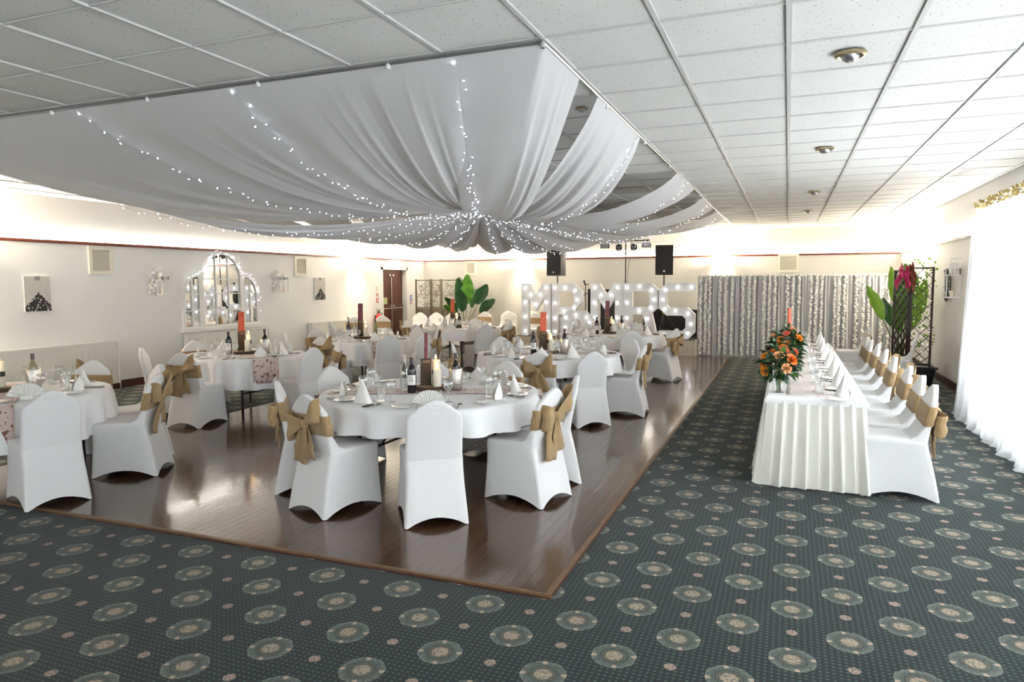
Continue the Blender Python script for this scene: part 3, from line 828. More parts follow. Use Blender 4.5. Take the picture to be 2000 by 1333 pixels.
def per(path, u):
    pts = [Vector((p[0], p[1], RODZ)) for p in path]
    cum = [0]
    for a, b_ in zip(pts[:-1], pts[1:]): cum.append(cum[-1] + (b_ - a).length)
    s_ = u * cum[-1]
    for i in range(len(pts) - 1):
        if s_ <= cum[i + 1] + 1e-9: return pts[i].lerp(pts[i + 1], (s_ - cum[i]) / max(1e-9, cum[i + 1] - cum[i]))
    return pts[-1]
def sagf(v, pk=1.0): return math.sin(PI * v ** pk) ** .95 if 0 < v < 1 else 0
def swag(path, sag, label, folds=3, ripple=.05, seed=0, bunch=.55, pinch=None, group=None, belly=.10, pk=.80, shared=False):
    """cloth panel from the rod to the hub; 'shared' panels meet their neighbours along straight edge lines"""
    rr = random.Random(seed)
    ph = [rr.uniform(0, 6.28) for _ in range(4)]; crease = [(rr.uniform(.15, .85), rr.uniform(.02, .045), rr.uniform(.012, .028)) for _ in range(3)]
    sg0, sg1 = sag if isinstance(sag, tuple) else (sag, sag); pk0, pk1 = pk if isinstance(pk, tuple) else (pk, pk)
    mid = per(path, .5)
    base_ = Vector((mid.x, mid.y, RODZ))
    hub = Vector((HX, HY, HZ))
    dirv = Vector((mid.x - HX, mid.y - HY, 0)); dirv.normalize(); side = Vector((-dirv.y, dirv.x, 0))
    sgn = 1 if (per(path, 1) - per(path, 0)).dot(side) > 0 else -1
    def fn(u, v):
        t_ = v; uu = u
        if pinch is not None:                      # gathered into one point of the rod
            pu, amt = pinch
            uu = u + (pu - u) * amt * (1 - v) ** 3
        P = per(path, uu)
        win = math.sin(PI * u) ** .6 if shared else 1
        if shared:
            p = P.lerp(hub, t_ * .985)
        else:
            Qs = (u - .5) * .16 * sgn
            keep = (1 - t_ ** 2.2) * bunch + (1 - t_) * (1 - bunch)
            across = (P - base_).dot(side) * keep + Qs * (1 - keep)
            p = base_.lerp(hub + dirv * .07, t_) + side * across + dirv * ((P - base_).dot(dirv) * (1 - t_))
        amp = ripple * (.35 + .65 * t_) * min(1, 5 * t_) * (1 - .35 * t_) * win
        ff = math.sin(2 * PI * folds * u + ph[0] + .8 * math.sin(3 * t_ + ph[2])) + .5 * math.sin(2 * PI * folds * 2.1 * u + ph[1] + 2 * t_)
        sg = sg0 + (sg1 - sg0) * u; pq = pk0 + (pk1 - pk0) * u
        z = (RODZ - .01) * (1 - t_) + HZ * t_ - sg * sagf(t_, pq) * (1 + belly * (1 - (2 * u - 1) ** 2)) + amp * ff * .6
        for uc, w_, a_ in crease:
            d_ = (u - uc - .10 * (t_ - .5) * math.sin(ph[3])) / w_
            z -= a_ * math.exp(-d_ * d_) * min(1, 4 * t_) * (1 - .4 * t_)
            p += side * (a_ * .5 * math.exp(-d_ * d_) * min(1, 4 * t_)) * win
        p.z = z
        p += side * amp * .25 * math.cos(2 * PI * folds * u + ph[1]) * t_
        return p - base_
    o = obj('ceiling_swag', B().grid(60, 40, fn), M('drape'), None, 'all', loc=base_)
    tag(o, label, 'ceiling drape', group or 'white ceiling swags')
    return o
swag([(PX0, 4.3), (PX0, PY0), (-4.78, PY0)], (.46, .37), 'white ceiling swag at far left of the near edge', 2, .05, 1, shared=True)
swag([(-4.78, PY0), (-3.35, PY0)], .37, 'white ceiling swag second from left on the near edge', 2, .05, 2, shared=True)
swag([(-3.35, PY0), (-2.44, PY0)], .37, 'white ceiling swag in the middle of the near edge', 1.5, .04, 3, shared=True)
swag([(-2.44, PY0), (-1.75, PY0)], .37, 'white ceiling swag second from right on the near edge', 1.5, .04, 4, shared=True)
swag([(-1.75, PY0), (PX1, PY0), (PX1, 4.27)], (.42, .50), 'white ceiling swag wrapped around the near right corner', 1.5, .03, 5, .95, belly=.08, pk=(.95, 1.05))
swag([(PX1, 4.7), (PX1, 7.05)], .42, 'white ceiling swag gathered to a point on the right rod', 4, .07, 6, .5, (.02, .38))
swag([(PX1, 8.33), (PX1, 9.9)], .37, 'narrow white ceiling swag midway along the right rod', 2, .05, 7)
swag([(PX1, 10.9), (PX1, 12.6)], .37, 'narrow white ceiling swag toward the far end of right rod', 2, .05, 8)
swag([(PX1, 13.1), (PX1, PY1), (-1.6, PY1)], .34, 'white ceiling swag wrapped around the far right corner', 2, .05, 9)
for i, (a, b_) in enumerate([(-1.9, -2.9), (-3.1, -4.0), (-4.2, -5.2), (-5.5, -6.6)]):
    swag([(a, PY1), (b_, PY1)], [.36, .44, .47, .46][i], 'white ceiling swag on the far edge, ' + ['first', 'second', 'third', 'fourth'][i] + ' from the right', 1, .03, 20 + i, belly=.42, pk=.9)
for i, (a, b_) in enumerate([(4.4, 5.9), (6.1, 7.6), (8.0, 9.6), (10.2, 11.8), (12.6, 14.4)]):
    swag([(PX0, a), (PX0, b_)], .50, 'white ceiling swag on the left rod, ' + ['nearest the camera', 'second from the near end', 'at mid length', 'second from the far end', 'farthest from the camera'][i], 2, .05, 30 + i, belly=.2)
def swag_lights(p, sag, n, label, pk=.80):
    P = Vector((p[0], p[1], RODZ - .01)); H_ = Vector((HX, HY, HZ - .02))
    path = []
    for i in range(26):
        v = i / 25
        q = P.lerp(H_, v); q.z -= sag * sagf(v, pk) * 1.08 + .045 * min(1, 6 * v) + .01 + (.015 * math.sin(i * 1.9)); path.append(q)
    light_string(path, label, n, .035, group='fairy light strings of the ceiling drape')
for i, (x, lb) in enumerate([(-4.78, 'fairy light string on left part of the near drape edge'), (-3.35, 'fairy light string in mid of the near drape edge'), (-1.75, 'fairy light string beside the near right corner swag')]):
    swag_lights((x, PY0 + .02), .37, 64, lb, .80)
for y, lb in [(6.05, 'fairy light string across the gathered right hand swag'), (9.1, 'fairy light string midway along the right drape rod'), (11.8, 'fairy light string toward far end of the right drape rod'), (13.9, 'fairy light string near the far right drape corner')]:
    swag_lights((PX1, y), .44, 48, lb)
for x, lb in [(-2.4, 'fairy light string on far drape edge, right of the hub'), (-3.6, 'fairy light string on far drape edge, just right of centre'), (-4.7, 'fairy light string on far drape edge, just left of centre'), (-5.9, 'fairy light string on far drape edge, left of the hub')]:
    swag_lights((x, PY1), .56, 45, lb, .9)
for y, lb in [(4.6, 'fairy light string at near end of the left drape rod'), (7.0, 'fairy light string along the left drape rod, second from near'), (9.8, 'fairy light string along the left drape rod, third from near'), (12.2, 'fairy light string at far end of the left drape rod')]:
    swag_lights((PX0, y), .50, 60, lb)
hubt = thing('drape_hub', 'small metal ring with a bunch of fairy lights where swags meet', 'ring', (HX, HY, HZ))
obj('ring', B().tube([(.09 * math.cos(a), .09 * math.sin(a), 0) for a in [2 * PI * i / 20 for i in range(21)]], .012, 8).tube([(0, 0, .18), (0, 0, 0)], .006, 6), M('black_metal'), hubt, True)
k = B()
for i in range(70):
    p = Vector((R.gauss(0, .06), R.gauss(0, .06), R.uniform(-.14, .02))); k.lathe([(0, -.010), (.006, 0), (0, .010)], 5, p, False, False)
o_ = obj('bulbs', k, M('led'), hubt); o_['kind'] = 'stuff'

# ================================================================= CHAIRS
def rrect(xh, yf, yb, r, z, n=7, c=3):
    """rounded rectangle, returns list of (x, y, z, side-param)"""
    cy = (yf + yb) / 2; yh = (yf - yb) / 2; r = min(r, xh * .95, yh * .95)
    cs = [(xh - r, cy + yh - r, 0), (-xh + r, cy + yh - r, PI / 2), (-xh + r, cy - yh + r, PI), (xh - r, cy - yh + r, 3 * PI / 2)]
    out = []
    for q in range(4):
        x, y, a0 = cs[q]; x2, y2, a2 = cs[(q + 1) % 4]
        for i in range(c + 1):
            a = a0 + PI / 2 * i / c; out.append((x + r * math.cos(a), y + r * math.sin(a), z, 0))
        e0 = (x + r * math.cos(a0 + PI / 2), y + r * math.sin(a0 + PI / 2)); e1 = (x2 + r * math.cos(a2), y2 + r * math.sin(a2))
        for i in range(1, n + 1):
            s_ = i / (n + 1); out.append((e0[0] + (e1[0] - e0[0]) * s_, e0[1] + (e1[1] - e0[1]) * s_, z, s_))
    return out
def chair_cover():
    b_ = B()
    rings = []
    hem = []
    for x, y, z, s_ in rrect(.225, .245, -.30, .022, 0):
        k_ = math.sin(PI * s_) ** .8 if 0 < s_ < 1 else 0
        hem.append((x * (1 - .05 * k_), (y + .02) * (1 - .05 * k_) - .02, .004 + .058 * k_))
    rings.append(hem)
    for z, xh, yf, yb, r in [(.16, .214, .238, -.272, .024), (.28, .206, .235, -.246, .026), (.38, .203, .236, -.222, .028), (.435, .205, .24, -.21, .03), (.462, .204, .238, -.205, .034), (.474, .196, .23, -.2, .036), (.479, .18, .215, -.19, .04), (.483, .11, .14, -.14, .05)]:
        pts = rrect(xh, yf, yb, r, z)
        # fabric pulled straight between the legs: slight waist in the middle of each face
        o_ = []
        for x, y, zz, s_ in pts:
            k_ = math.sin(PI * s_) if 0 < s_ < 1 else 0
            q = .05 * k_ * max(0, 1 - zz / .42)
            o_.append((x * (1 - q), (y + .02) * (1 - q) - .02, max(zz, .02 + .058 * (k_ ** .8) * 1.05 + .02) if zz < .2 else zz))
        rings.append(o_)
    b_.loft(rings, False, True)
    # padded back
    rr_ = []
    def yr(z): return -.205 - .085 * max(0, (z - .44) / .44) ** 1.15
    prof = [(.43, .203), (.50, .200), (.58, .198), (.66, .198), (.71, .199), (.738, .198), (.756, .193), (.772, .182), (.79, .162), (.81, .138), (.83, .113), (.848, .089), (.862, .067), (.872, .047), (.879, .027), (.8825, .010)]
    for z, hw in prof:
        t_ = .05
        if z < .56: t_ += .17 * ((.56 - z) / .13) ** 2.0
        if z > .75: t_ = .05 - .010 * (z - .75) / .13
        rr_.append([(x, y, zz) for x, y, zz, s_ in rrect(hw, yr(z) + t_, yr(z), .022, z, 5, 3)])
    b_.loft(rr_, False, True)
    return b_
CH_COVER = chair_cover().mesh('cover', False, [M('cover')]); fixn(CH_COVER)
CH_COVER.polygons.foreach_set('use_smooth', [True] * len(CH_COVER.polygons)); CH_COVER.set_sharp_from_angle(angle=math.radians(55))
def yr(z): return -.205 - .085 * max(0, (z - .44) / .44) ** 1.15
DENT = B().tube([(.050 * math.cos(a), yr(.835 + .013 * math.sin(a)) - .001, .835 + .013 * math.sin(a)) for a in [2 * PI * i / 22 for i in range(23)]], .0045, 6).mesh('handle_slot', False, [M('cover')]); fixn(DENT)
def band_mesh():
    rings = []
    for z, e in [(.585, .004), (.589, .009), (.625, .008), (.66, .010), (.695, .007), (.732, .010), (.737, .004)]:
        rings.append([(x, y, zz + .003 * math.sin(9 * x)) for x, y, zz, s_ in rrect(.199 + e, yr(z) + .05 + e, yr(z) - e, .025, z, 5, 3)])
    me = B().loft(rings, False, False).mesh('sash_band', False, [M('burlap')]); fixn(me)
    me.polygons.foreach_set('use_smooth', [True] * len(me.polygons)); return me
BAND = band_mesh()
def bow_parts(seed):
    rr = random.Random(seed); y0 = yr(.67) - .035; z0 = .67
    parts = []
    knot = B().grid(10, 6, lambda u, v: ((.034 + .006 * math.sin(3 * u * 6.28)) * math.cos(2 * PI * u) * math.sin(PI * (v * .96 + .02)), y0 - .012 + .028 * math.sin(2 * PI * u) * math.sin(PI * (v * .96 + .02)), z0 - .035 * math.cos(PI * (v * .96 + .02))), True)
    parts.append(('knot', knot))
    for s_ in (-1, 1):
        L = rr.uniform(.165, .20); W = rr.uniform(.085, .115); tilt = rr.choice([-.35, -.1, .15, .5, .8]); p1 = rr.uniform(0, 6)
        def loop(u, v, s_=s_, L=L, W=W, tilt=tilt, p1=p1):
            # u runs out along the front layer, round the end and back along the rear layer
            a = u * 2 * PI
            d = L * (1 - math.cos(a)) / 2 if False else L * math.sin(PI * u) ** .8
            th = .046 * math.sin(2 * PI * u) * (.4 + .6 * math.sin(PI * u))
            k_ = (d / L)
            w = .022 + (W - .022) * k_ ** 1.1
            vv = (v - .5) * 2
            cr = .012 * math.sin(vv * 5 + p1) * k_ * (1 - .4 * k_)
            x = d * s_; z = vv * w + d * tilt
            return (x, y0 - .01 - th + cr - .02 * k_ * 0, z0 + z - .02 * k_ * k_)
        parts.append(('loop', B().grid(20, 8, loop)))
    for s_ in (-1, 1):
        L = rr.uniform(.24, .36); W = rr.uniform(.062, .085); ang = rr.uniform(.12, .5) * s_; p1 = rr.uniform(0, 6)
        def tail(u, v, L=L, W=W, ang=ang, p1=p1):
            d = u * L; w = .018 + (W - .018) * min(1, u * 1.7) ** .8; vv = (v - .5) * 2
            x = math.sin(ang) * d + vv * w * math.cos(ang); z = -math.cos(ang) * d + vv * w * math.sin(ang) * .4
            y = y0 - .004 + .012 * math.sin(vv * 4 + p1) * (1 - .3 * u) + .010 * math.sin(u * 5 + p1) - .02 * u + (.045 * u if z0 + z > .5 else .03 * u)
            zz = z0 + z
            lim = (yr(max(zz, .44)) if zz > .44 else -.21 - .07 * (.44 - zz) / .3) - .006
            return (x, min(y, lim), zz)
        parts.append(('tail', B().grid(10, 6, tail)))
    out = []
    for nm, b_ in parts:
        me = b_.mesh(nm, False, [M('burlap')]); fixn(me); me.polygons.foreach_set('use_smooth', [True] * len(me.polygons)); out.append((nm, me))
    return out
BOWS = [bow_parts(s_) for s_ in (3, 8, 15, 22, 31)]
NCH = [0]
def chair(x, y, face, sash, label, group, h=1.0):
    """face: world angle the sitter looks along"""
    t_ = thing('covered_chair', label, 'chair', (x, y, .016 if DFX0 < x < DFX1 and DFY0 < y < DFY1 else 0), face - PI / 2, group)
    obj('cover', CH_COVER, None, t_)
    if sash:
        bd = obj('sash_band', BAND, None, t_)
        bw = bpy.data.objects.new('bow', None); COL.objects.link(bw); bw.parent = t_
        bp = BOWS[NCH[0] % len(BOWS)]; NCH[0] += 1
        bpy.data.objects.remove(bw)
        bo = None
        for nm, me in bp:
            if nm == 'knot':
                bo = obj('bow_knot', me, None, t_)
        for nm, me in bp:
            if nm != 'knot': obj('bow_' + nm, me, None, bo, solid=.002)
    else:
        obj('handle_slot', DENT, None, t_)
    return t_

# ================================================================= ROUND TABLES
def cloth_mesh(r, drop, seed):
    rr = random.Random(seed); nw = rr.randint(17, 20); ph = rr.uniform(0, 6); ph2 = rr.uniform(0, 6)
    n = 144; rings = []
    for q in (.15, .5, .8, .95): rings.append([(r * q * math.cos(2 * PI * k / n), r * q * math.sin(2 * PI * k / n), .76) for k in range(n)])
    rings.append([(r * math.cos(2 * PI * k / n), r * math.sin(2 * PI * k / n), .757) for k in range(n)])
    for j in range(1, 9):
        t_ = j / 8; ring = []
        for k in range(n):
            a = 2 * PI * k / n
            wv = math.sin(nw * a + ph + .9 * math.sin(3 * a + ph2)); wv = math.copysign(abs(wv) ** .75, wv)
            am = .040 * t_ ** .7
            rad = r + .008 + .028 * t_ + am * wv
            dz = drop * t_ * (1 - .03 * math.sin(4 * a + .6))
            ring.append((rad * math.cos(a), rad * math.sin(a), .757 - dz))
        rings.append(ring)
    b_ = B().loft(rings, True, False)
    return b_
def runner_mesh(r, w, drop):
    hang = min(drop - .02, .30)
    prof = [(-r - .045, .757 - hang), (-r - .042, .757 - hang * .5), (-r - .03, .752)] + [(-r + 2 * r * i / 12, .7635) for i in range(1, 12)] + [(r + .03, .752), (r + .042, .757 - hang * .5), (r + .045, .757 - hang)]
    b_ = B()
    def fn(u, v):
        f = v * (len(prof) - 1); i = min(int(f), len(prof) - 2); q = f - i
        x = prof[i][0] + (prof[i + 1][0] - prof[i][0]) * q; z = prof[i][1] + (prof[i + 1][1] - prof[i][1]) * q
        y = (u - .5) * w
        return (x, y, z + (.002 * math.sin(31 * x + 9 * y) if abs(x) < r else 0))
    b_.grid(8, len(prof) - 1, fn); return b_
def table_parts(t_, r):
    obj('table_top', B().lathe([(0, .725), (r - .01, .725), (r - .004, .735), (r - .004, .745), (r - .01, .752), (0, .752)], 40), M('slice_wood'), t_, 30)
    for s_ in (-1, 1):
        x = s_ * r * .42
        pts = [(x, -r * .55, .725), (x, -r * .55, .05), (x, -r * .55, .016)]
        lg = obj('leg', B().tube(pts, .016, 8).tube([(x, -r * .55, .30), (x, r * .55, .30)], .011, 8).tube([(x, -r * .2, .30), (x - s_ * r * .3, -r * .2, .715)], .009, 6), M('black_metal'), t_, True)
        obj('leg', B().tube([(x, r * .55, .725), (x, r * .55, .016)], .016, 8), M('black_metal'), t_, True)

# ---- tableware prototypes (mesh data shared by all copies)
def mk(name, b_, mat, smooth=True):
    me = b_.mesh(name, False, [M(mat)]); fixn(me)
    if smooth:
        me.polygons.foreach_set('use_smooth', [True] * len(me.polygons))
        if smooth != 'all': me.set_sharp_from_angle(angle=math.radians(45))
    return me
ME = {}
ME['wine_bowl'] = mk('bowl', B().lathe([(.006, .085), (.02, .09), (.034, .11), (.038, .135), (.033, .165), (.0318, .165), (.0365, .135), (.0325, .111), (.019, .092), (.004, .088)], 18, cap0=False, cap1=True), 'glass', 'all')
ME['wine_stem'] = mk('stem', B().lathe([(.033, 0), (.033, .002), (.012, .005), (.0045, .012), (.004, .05), (.007, .086)], 16), 'glass', 'all')
ME['tumbler'] = mk('tumbler', B().lathe([(.0, .0), (.030, 0), (.033, .01), (.037, .095), (.0355, .095), (.031, .012), (0, .010)], 18, cap0=False, cap1=False), 'glass')
ME['plate'] = mk('side_plate', B().lathe([(0, .002), (.045, .002), (.05, .0), (.055, .004), (.085, .012), (.086, .014), (.083, .0145), (.055, .008), (0, .007)], 28, cap0=False, cap1=False), 'porcelain')
def fork_b(spoon=0):
    b_ = B().grid(2, 8, lambda u, v: ((u - .5) * (.012 if v < .5 else .008 + .004 * v), v * .13, .004 + .006 * math.sin(PI * v)))
    if spoon:
        b_.lathe([(0, .001), (.014, .004), (.0185, .010)], 12, (0, .152, 0), True, False, 1, 1.5)
    else:
        b_.grid(2, 3, lambda u, v: ((u - .5) * (.010 + .014 * v), .13 + v * .025, .004 + .002 * v))
        for i in range(4): b_.bx(-.011 + i * .0068, -.0085 + i * .0068, .152, .195, .004, .006)
    return b_
ME['fork'] = mk('fork', fork_b(), 'steel'); ME['spoon'] = mk('spoon', fork_b(1), 'steel', 'all')
ME['knife_blade'] = mk('blade', B().prism([(-.007, .10), (.009, .10), (.011, .20), (.006, .215), (-.006, .19)], [], .002, lambda x, z, d: (x, z, .004 + d)), 'steel')
ME['knife_handle'] = mk('handle', B().tube([(0, 0, .006), (0, .02, .007), (0, .10, .006)], [.006, .0075, .006], 8), 'steel')
ME['knife_black'] = mk('handle', B().box((0, .05, .008), (.017, .10, .012)), 'black_plastic')
def fan_b():
    n = 15
    b_ = B()
    def fn(u, v):
        a = PI * (.06 + .88 * u); r_ = .012 + .105 * v
        pl = .010 * (1 if round(u * 2 * n) % 2 else -1) * v
        return (r_ * math.cos(a), pl + .02 * v * math.cos(a) * 0, .004 + r_ * math.sin(a) * .92)
    b_.grid(2 * n, 4, fn)
    b_.lathe([(0, .0), (.035, 0), (.03, .025), (.012, .035), (0, .035)], 10, (0, .01, 0), True, False, 1.2, .8)
    return b_
def cone_b():
    b_ = B()
    def fn(u, v):
        a = 2 * PI * u; t_ = v ** .9
        rx = .075 * (1 - t_) * (1 + .12 * math.sin(3 * a)); ry = .055 * (1 - t_) * (1 + .10 * math.cos(2 * a))
        return (rx * math.cos(a) + .02 * t_, ry * math.sin(a) - .015 * t_, .002 + .155 * t_)
    b_.grid(20, 7, fn, True)
    def flap(u, v): return ((u - .5) * .15 * (1 - v) + .03 * v, -.05 + .05 * v, .002 + .12 * v + .01 * math.sin(PI * u))
    b_.grid(6, 5, flap); return b_
def mitre_b():
    b_ = B()
    for s_ in (-1, 1):
        def fn(u, v, s_=s_):
            w = .075 * math.sin(PI * min(1, (1 - v) * .62 + .0)) / math.sin(PI * .5) if v > .2 else .07
            x = (u - .5) * 2 * w * (1 - v ** 3); y = s_ * (.03 * (1 - v) * (1 - (2 * u - 1) ** 2) + .004 + .012 * v)
            return (x, y, .002 + .135 * v)
        b_.grid(10, 8, fn)
    return b_
ME['nap_fan'] = mk('napkin', fan_b(), 'napkin', False); ME['nap_cone'] = mk('napkin', cone_b(), 'napkin', True); ME['nap_mitre'] = mk('napkin', mitre_b(), 'napkin', 'all')

def wine_glass(loc, label, group, s_=1.0):
    t_ = thing('wine_glass', label, 'glass', loc, R.uniform(0, 6), group); t_.scale = (s_, s_, s_)
    obj('bowl', ME['wine_bowl'], None, t_); obj('stem', ME['wine_stem'], None, t_)
def single(name, me, loc, rz, label, cat, group, s_=1):
    o = obj(name, me, None, None, loc=loc, rz=rz); o.scale = (s_, s_, s_); tag(o, label, cat, group); return o
def knife(loc, rz, label, group, black=False):
    t_ = thing('table_knife', label, 'knife', loc, rz, group)
    obj('blade', ME['knife_blade'], None, t_); obj('handle', ME['knife_black' if black else 'knife_handle'], None, t_)
def HOUR(a, used):
    # clock place as seen from the camera: 6 is the near side, 12 the far side
    h = round((PI / 2 - (a - YAW)) / (PI / 6)) % 12 or 12
    while h in used: h = h % 12 + 1
    used.add(h); return h
def setting(cx, cy, a, r, desc, rr, z, nap, used):
    """one place setting; a = direction from table centre to the sitter"""
    d = Vector((math.cos(a), math.sin(a), 0)); s_ = Vector((-d.y, d.x, 0)); c = Vector((cx, cy, z))
    P = lambda rad, side: c + d * rad + s_ * side
    rz = a + PI / 2                       # local +Y towards the table centre
    hr = HOUR(a, used)
    g = {12: 'on the far side', 1: 'at far side right', 2: 'at far right', 3: 'on the right side', 4: 'at near right', 5: 'at near side right', 6: 'on the near side', 7: 'at near side left', 8: 'at near left', 9: 'on the left side', 10: 'at far left', 11: 'at far side left'}[hr] + ' of ' + desc
    single('napkin', ME[nap], P(r - .20, rr.uniform(-.02, .02)), a - PI / 2 + rr.uniform(-.4, .4), 'folded white napkin standing ' + g, 'napkin', 'napkins on the ' + desc, rr.uniform(1.0, 1.2))
    p = P(r - .17, -.20)
    t_ = single('side_plate', ME['plate'], p, 0, 'small white side plate ' + g, 'plate', 'side plates on the ' + desc)
    knife(P(r - .06, .16), a + PI / 2 + rr.uniform(-.2, .2), 'steel table knife ' + g, 'knives on the ' + desc, rr.random() < .5)
    single('fork', ME['fork'], P(r - .06, -.10), a + PI / 2 + rr.uniform(-.2, .2), 'steel fork ' + g, 'fork', 'forks on the ' + desc)
    single('spoon', ME['spoon'], P(r - .07, .20), a + PI / 2 + rr.uniform(-.3, .3), 'steel spoon ' + g, 'spoon', 'spoons on the ' + desc)
    wine_glass(P(r - .36, .14), 'empty stemmed wine glass ' + g, 'wine glasses on the ' + desc, rr.uniform(1.0, 1.12))
    single('tumbler', ME['tumbler'], P(r - .34, .05 + rr.uniform(-.01, .01)), 0, 'clear water tumbler ' + g, 'glass', 'tumblers on the ' + desc)

def bottle(loc, kind, label, group=None):
    t_ = thing('bottle', label, 'bottle', loc, YAW, group)
    if kind == 'red':
        obj('glass_body', B().lathe([(0, .004), (.034, 0), (.0375, .006), (.0375, .19), (.034, .215), (.018, .24), (.0145, .25), (.0145, .30), (0, .30)], 20), M('dark_glass'), t_, True)
        obj('foil_cap', B().lathe([(.0155, .235), (.0155, .302), (0, .303)], 16), M('foil'), t_, True)
        lb = obj('paper_label', B().grid(10, 1, lambda u, v: (.0382 * math.cos(-PI / 2 + (u - .5) * 2.2), .0382 * math.sin(-PI / 2 + (u - .5) * 2.2), .07 + .085 * v)), M('paper'), t_, 'all')
        k_ = B()
        for i in range(3):
            for j in range(3):
                a = -PI / 2 + (i - 1.2) * .32; k_.box((.0387 * math.cos(a), .0387 * math.sin(a), .105 + j * .017), (.007, .001, .008), Matrix.Rotation(a + PI / 2, 3, 'Z'))
        obj('label_print', k_, M('ink'), lb)
    elif kind == 'clear':
        obj('glass_body', B().lathe([(0, .004), (.034, 0), (.037, .006), (.037, .17), (.030, .20), (.016, .235), (.014, .25), (.014, .295), (.0165, .297), (.0165, .31), (0, .31)], 20), M('clear_bottle'), t_, True)
        obj('water', B().lathe([(0, .008), (.033, .008), (.033, .15), (0, .15)], 18), M('glass'), t_, True)
    else:
        obj('glass_body', B().lathe([(0, .03), (.034, .03), (.036, .036), (.036, .20), (.030, .225), (.016, .255), (.0135, .265), (.0135, .32), (0, .32)], 20), M('wine_white' if kind == 'white' else 'dark_glass'), t_, True)
        obj('foil_cap', B().lathe([(.015, .27), (.015, .323), (0, .324)], 16), M('foil'), t_, True)
def cooler(loc, label, group):
    t_ = thing('wine_cooler', label, 'wine cooler', loc, 0, group)
    obj('outer_wall', B().lathe([(0, .002), (.055, 0), (.058, .006), (.058, .185), (.0555, .19), (.050, .188), (.050, .02), (0, .018)], 28, cap0=False, cap1=False), M('steel'), t_, 50)
    obj('rim_bead', B().tube([(.0565 * math.cos(a), .0565 * math.sin(a), .188) for a in [2 * PI * i / 28 for i in range(29)]], .0025, 6), M('steel'), t_, True)
def pillar(loc, h, label, group, band=False, r_=.036):
    t_ = thing('pillar_candle', label, 'candle', loc, YAW, group)
    obj('wax', B().lathe([(0, 0), (r_, 0), (r_ + .001, .004), (r_, h - .004), (r_ - .005, h), (r_ * .4, h - .006), (0, h - .007)], 22, cap0=False, cap1=False), M('candle'), t_, True)
    obj('wick', B().tube([(0, 0, h - .008), (.001, 0, h + .010)], .0015, 5), M('wick'), t_)
    obj('flame', B().lathe([(0, h + .004), (.007, h + .014), (.0075, h + .021), (.004, h + .037), (0, h + .05)], 10, cap0=False, cap1=False), M('flame'), t_, 'all')
    if band:
        bd = obj('black_band', B().lathe([(r_ + .0015, h * .42), (r_ + .0015, h * .62)], 22, cap0=False, cap1=False), M('black_label'), t_, 'all')
        k_ = B(); pts = [(((r_ + .002) * math.cos(-PI / 2 + (i / 12 - .5) * 1.5)), ((r_ + .002) * math.sin(-PI / 2 + (i / 12 - .5) * 1.5)), h * .52 + .008 * math.sin(i * 1.9)) for i in range(13)]
        obj('handwriting', B().tube(pts, .0012, 4), M('paper'), bd)
def wood_slice(loc, label, group, r_=.14):
    t_ = thing('wood_slice', label, 'wood slice', loc, R.uniform(0, 6), group)
    n = 36; q = [1 + .05 * math.sin(3 * a) + .04 * math.sin(5 * a + 1) for a in [2 * PI * k_ / n for k_ in range(n)]]
    ring = lambda s_, z: [(r_ * s_ * q[k_] * math.cos(2 * PI * k_ / n), r_ * s_ * q[k_] * math.sin(2 * PI * k_ / n), z) for k_ in range(n)]
    obj('bark_rim', B().loft([ring(.96, 0), ring(1.0, .006), ring(1.0, .030), ring(.97, .034), ring(.93, .034), ring(.93, 0)], False, False), M('bark'), t_, True)
    obj('wood_face', B().loft([ring(.93, 0), ring(.93, .033)], True, True), M('slice_wood'), t_, True)
def post(loc, h, top, label, tilt=.0, group=None, tw=.041):
    """tall slim rough wooden post standing on the wood slice, its upper part painted"""
    t_ = thing('wooden_post', label, 'post', loc, YAW + .25, group)
    rr = random.Random(int(abs(loc[0] * 100)))
    def seg(z0, z1, w0, w1, d):
        rings = []
        for i in range(7):
            z = z0 + (z1 - z0) * i / 6; w = w0 + (w1 - w0) * i / 6 + rr.uniform(-.002, .002)
            ox = tilt * z
            rings.append([(ox - w, -d, z), (ox - w * .5, -d * 1.12, z), (ox + w * .5, -d * 1.1, z), (ox + w, -d, z), (ox + w, d, z), (ox, d * 1.1, z), (ox - w, d, z)])
        return B().loft(rings)
    obj('bark_base', seg(0, h * .5, .046, .044, .026), M('bark'), t_, 40)
    obj('painted_top', seg(h * .5, h, tw, tw * .97, .012), M(top), t_, 40)
    obj('twine', B().tube([(tilt * h * .42 + .050 * math.cos(a), .034 * math.sin(a), h * .42 + .002 * a) for a in [i * .5 for i in range(26)]], .003, 5), M('rope'), t_)

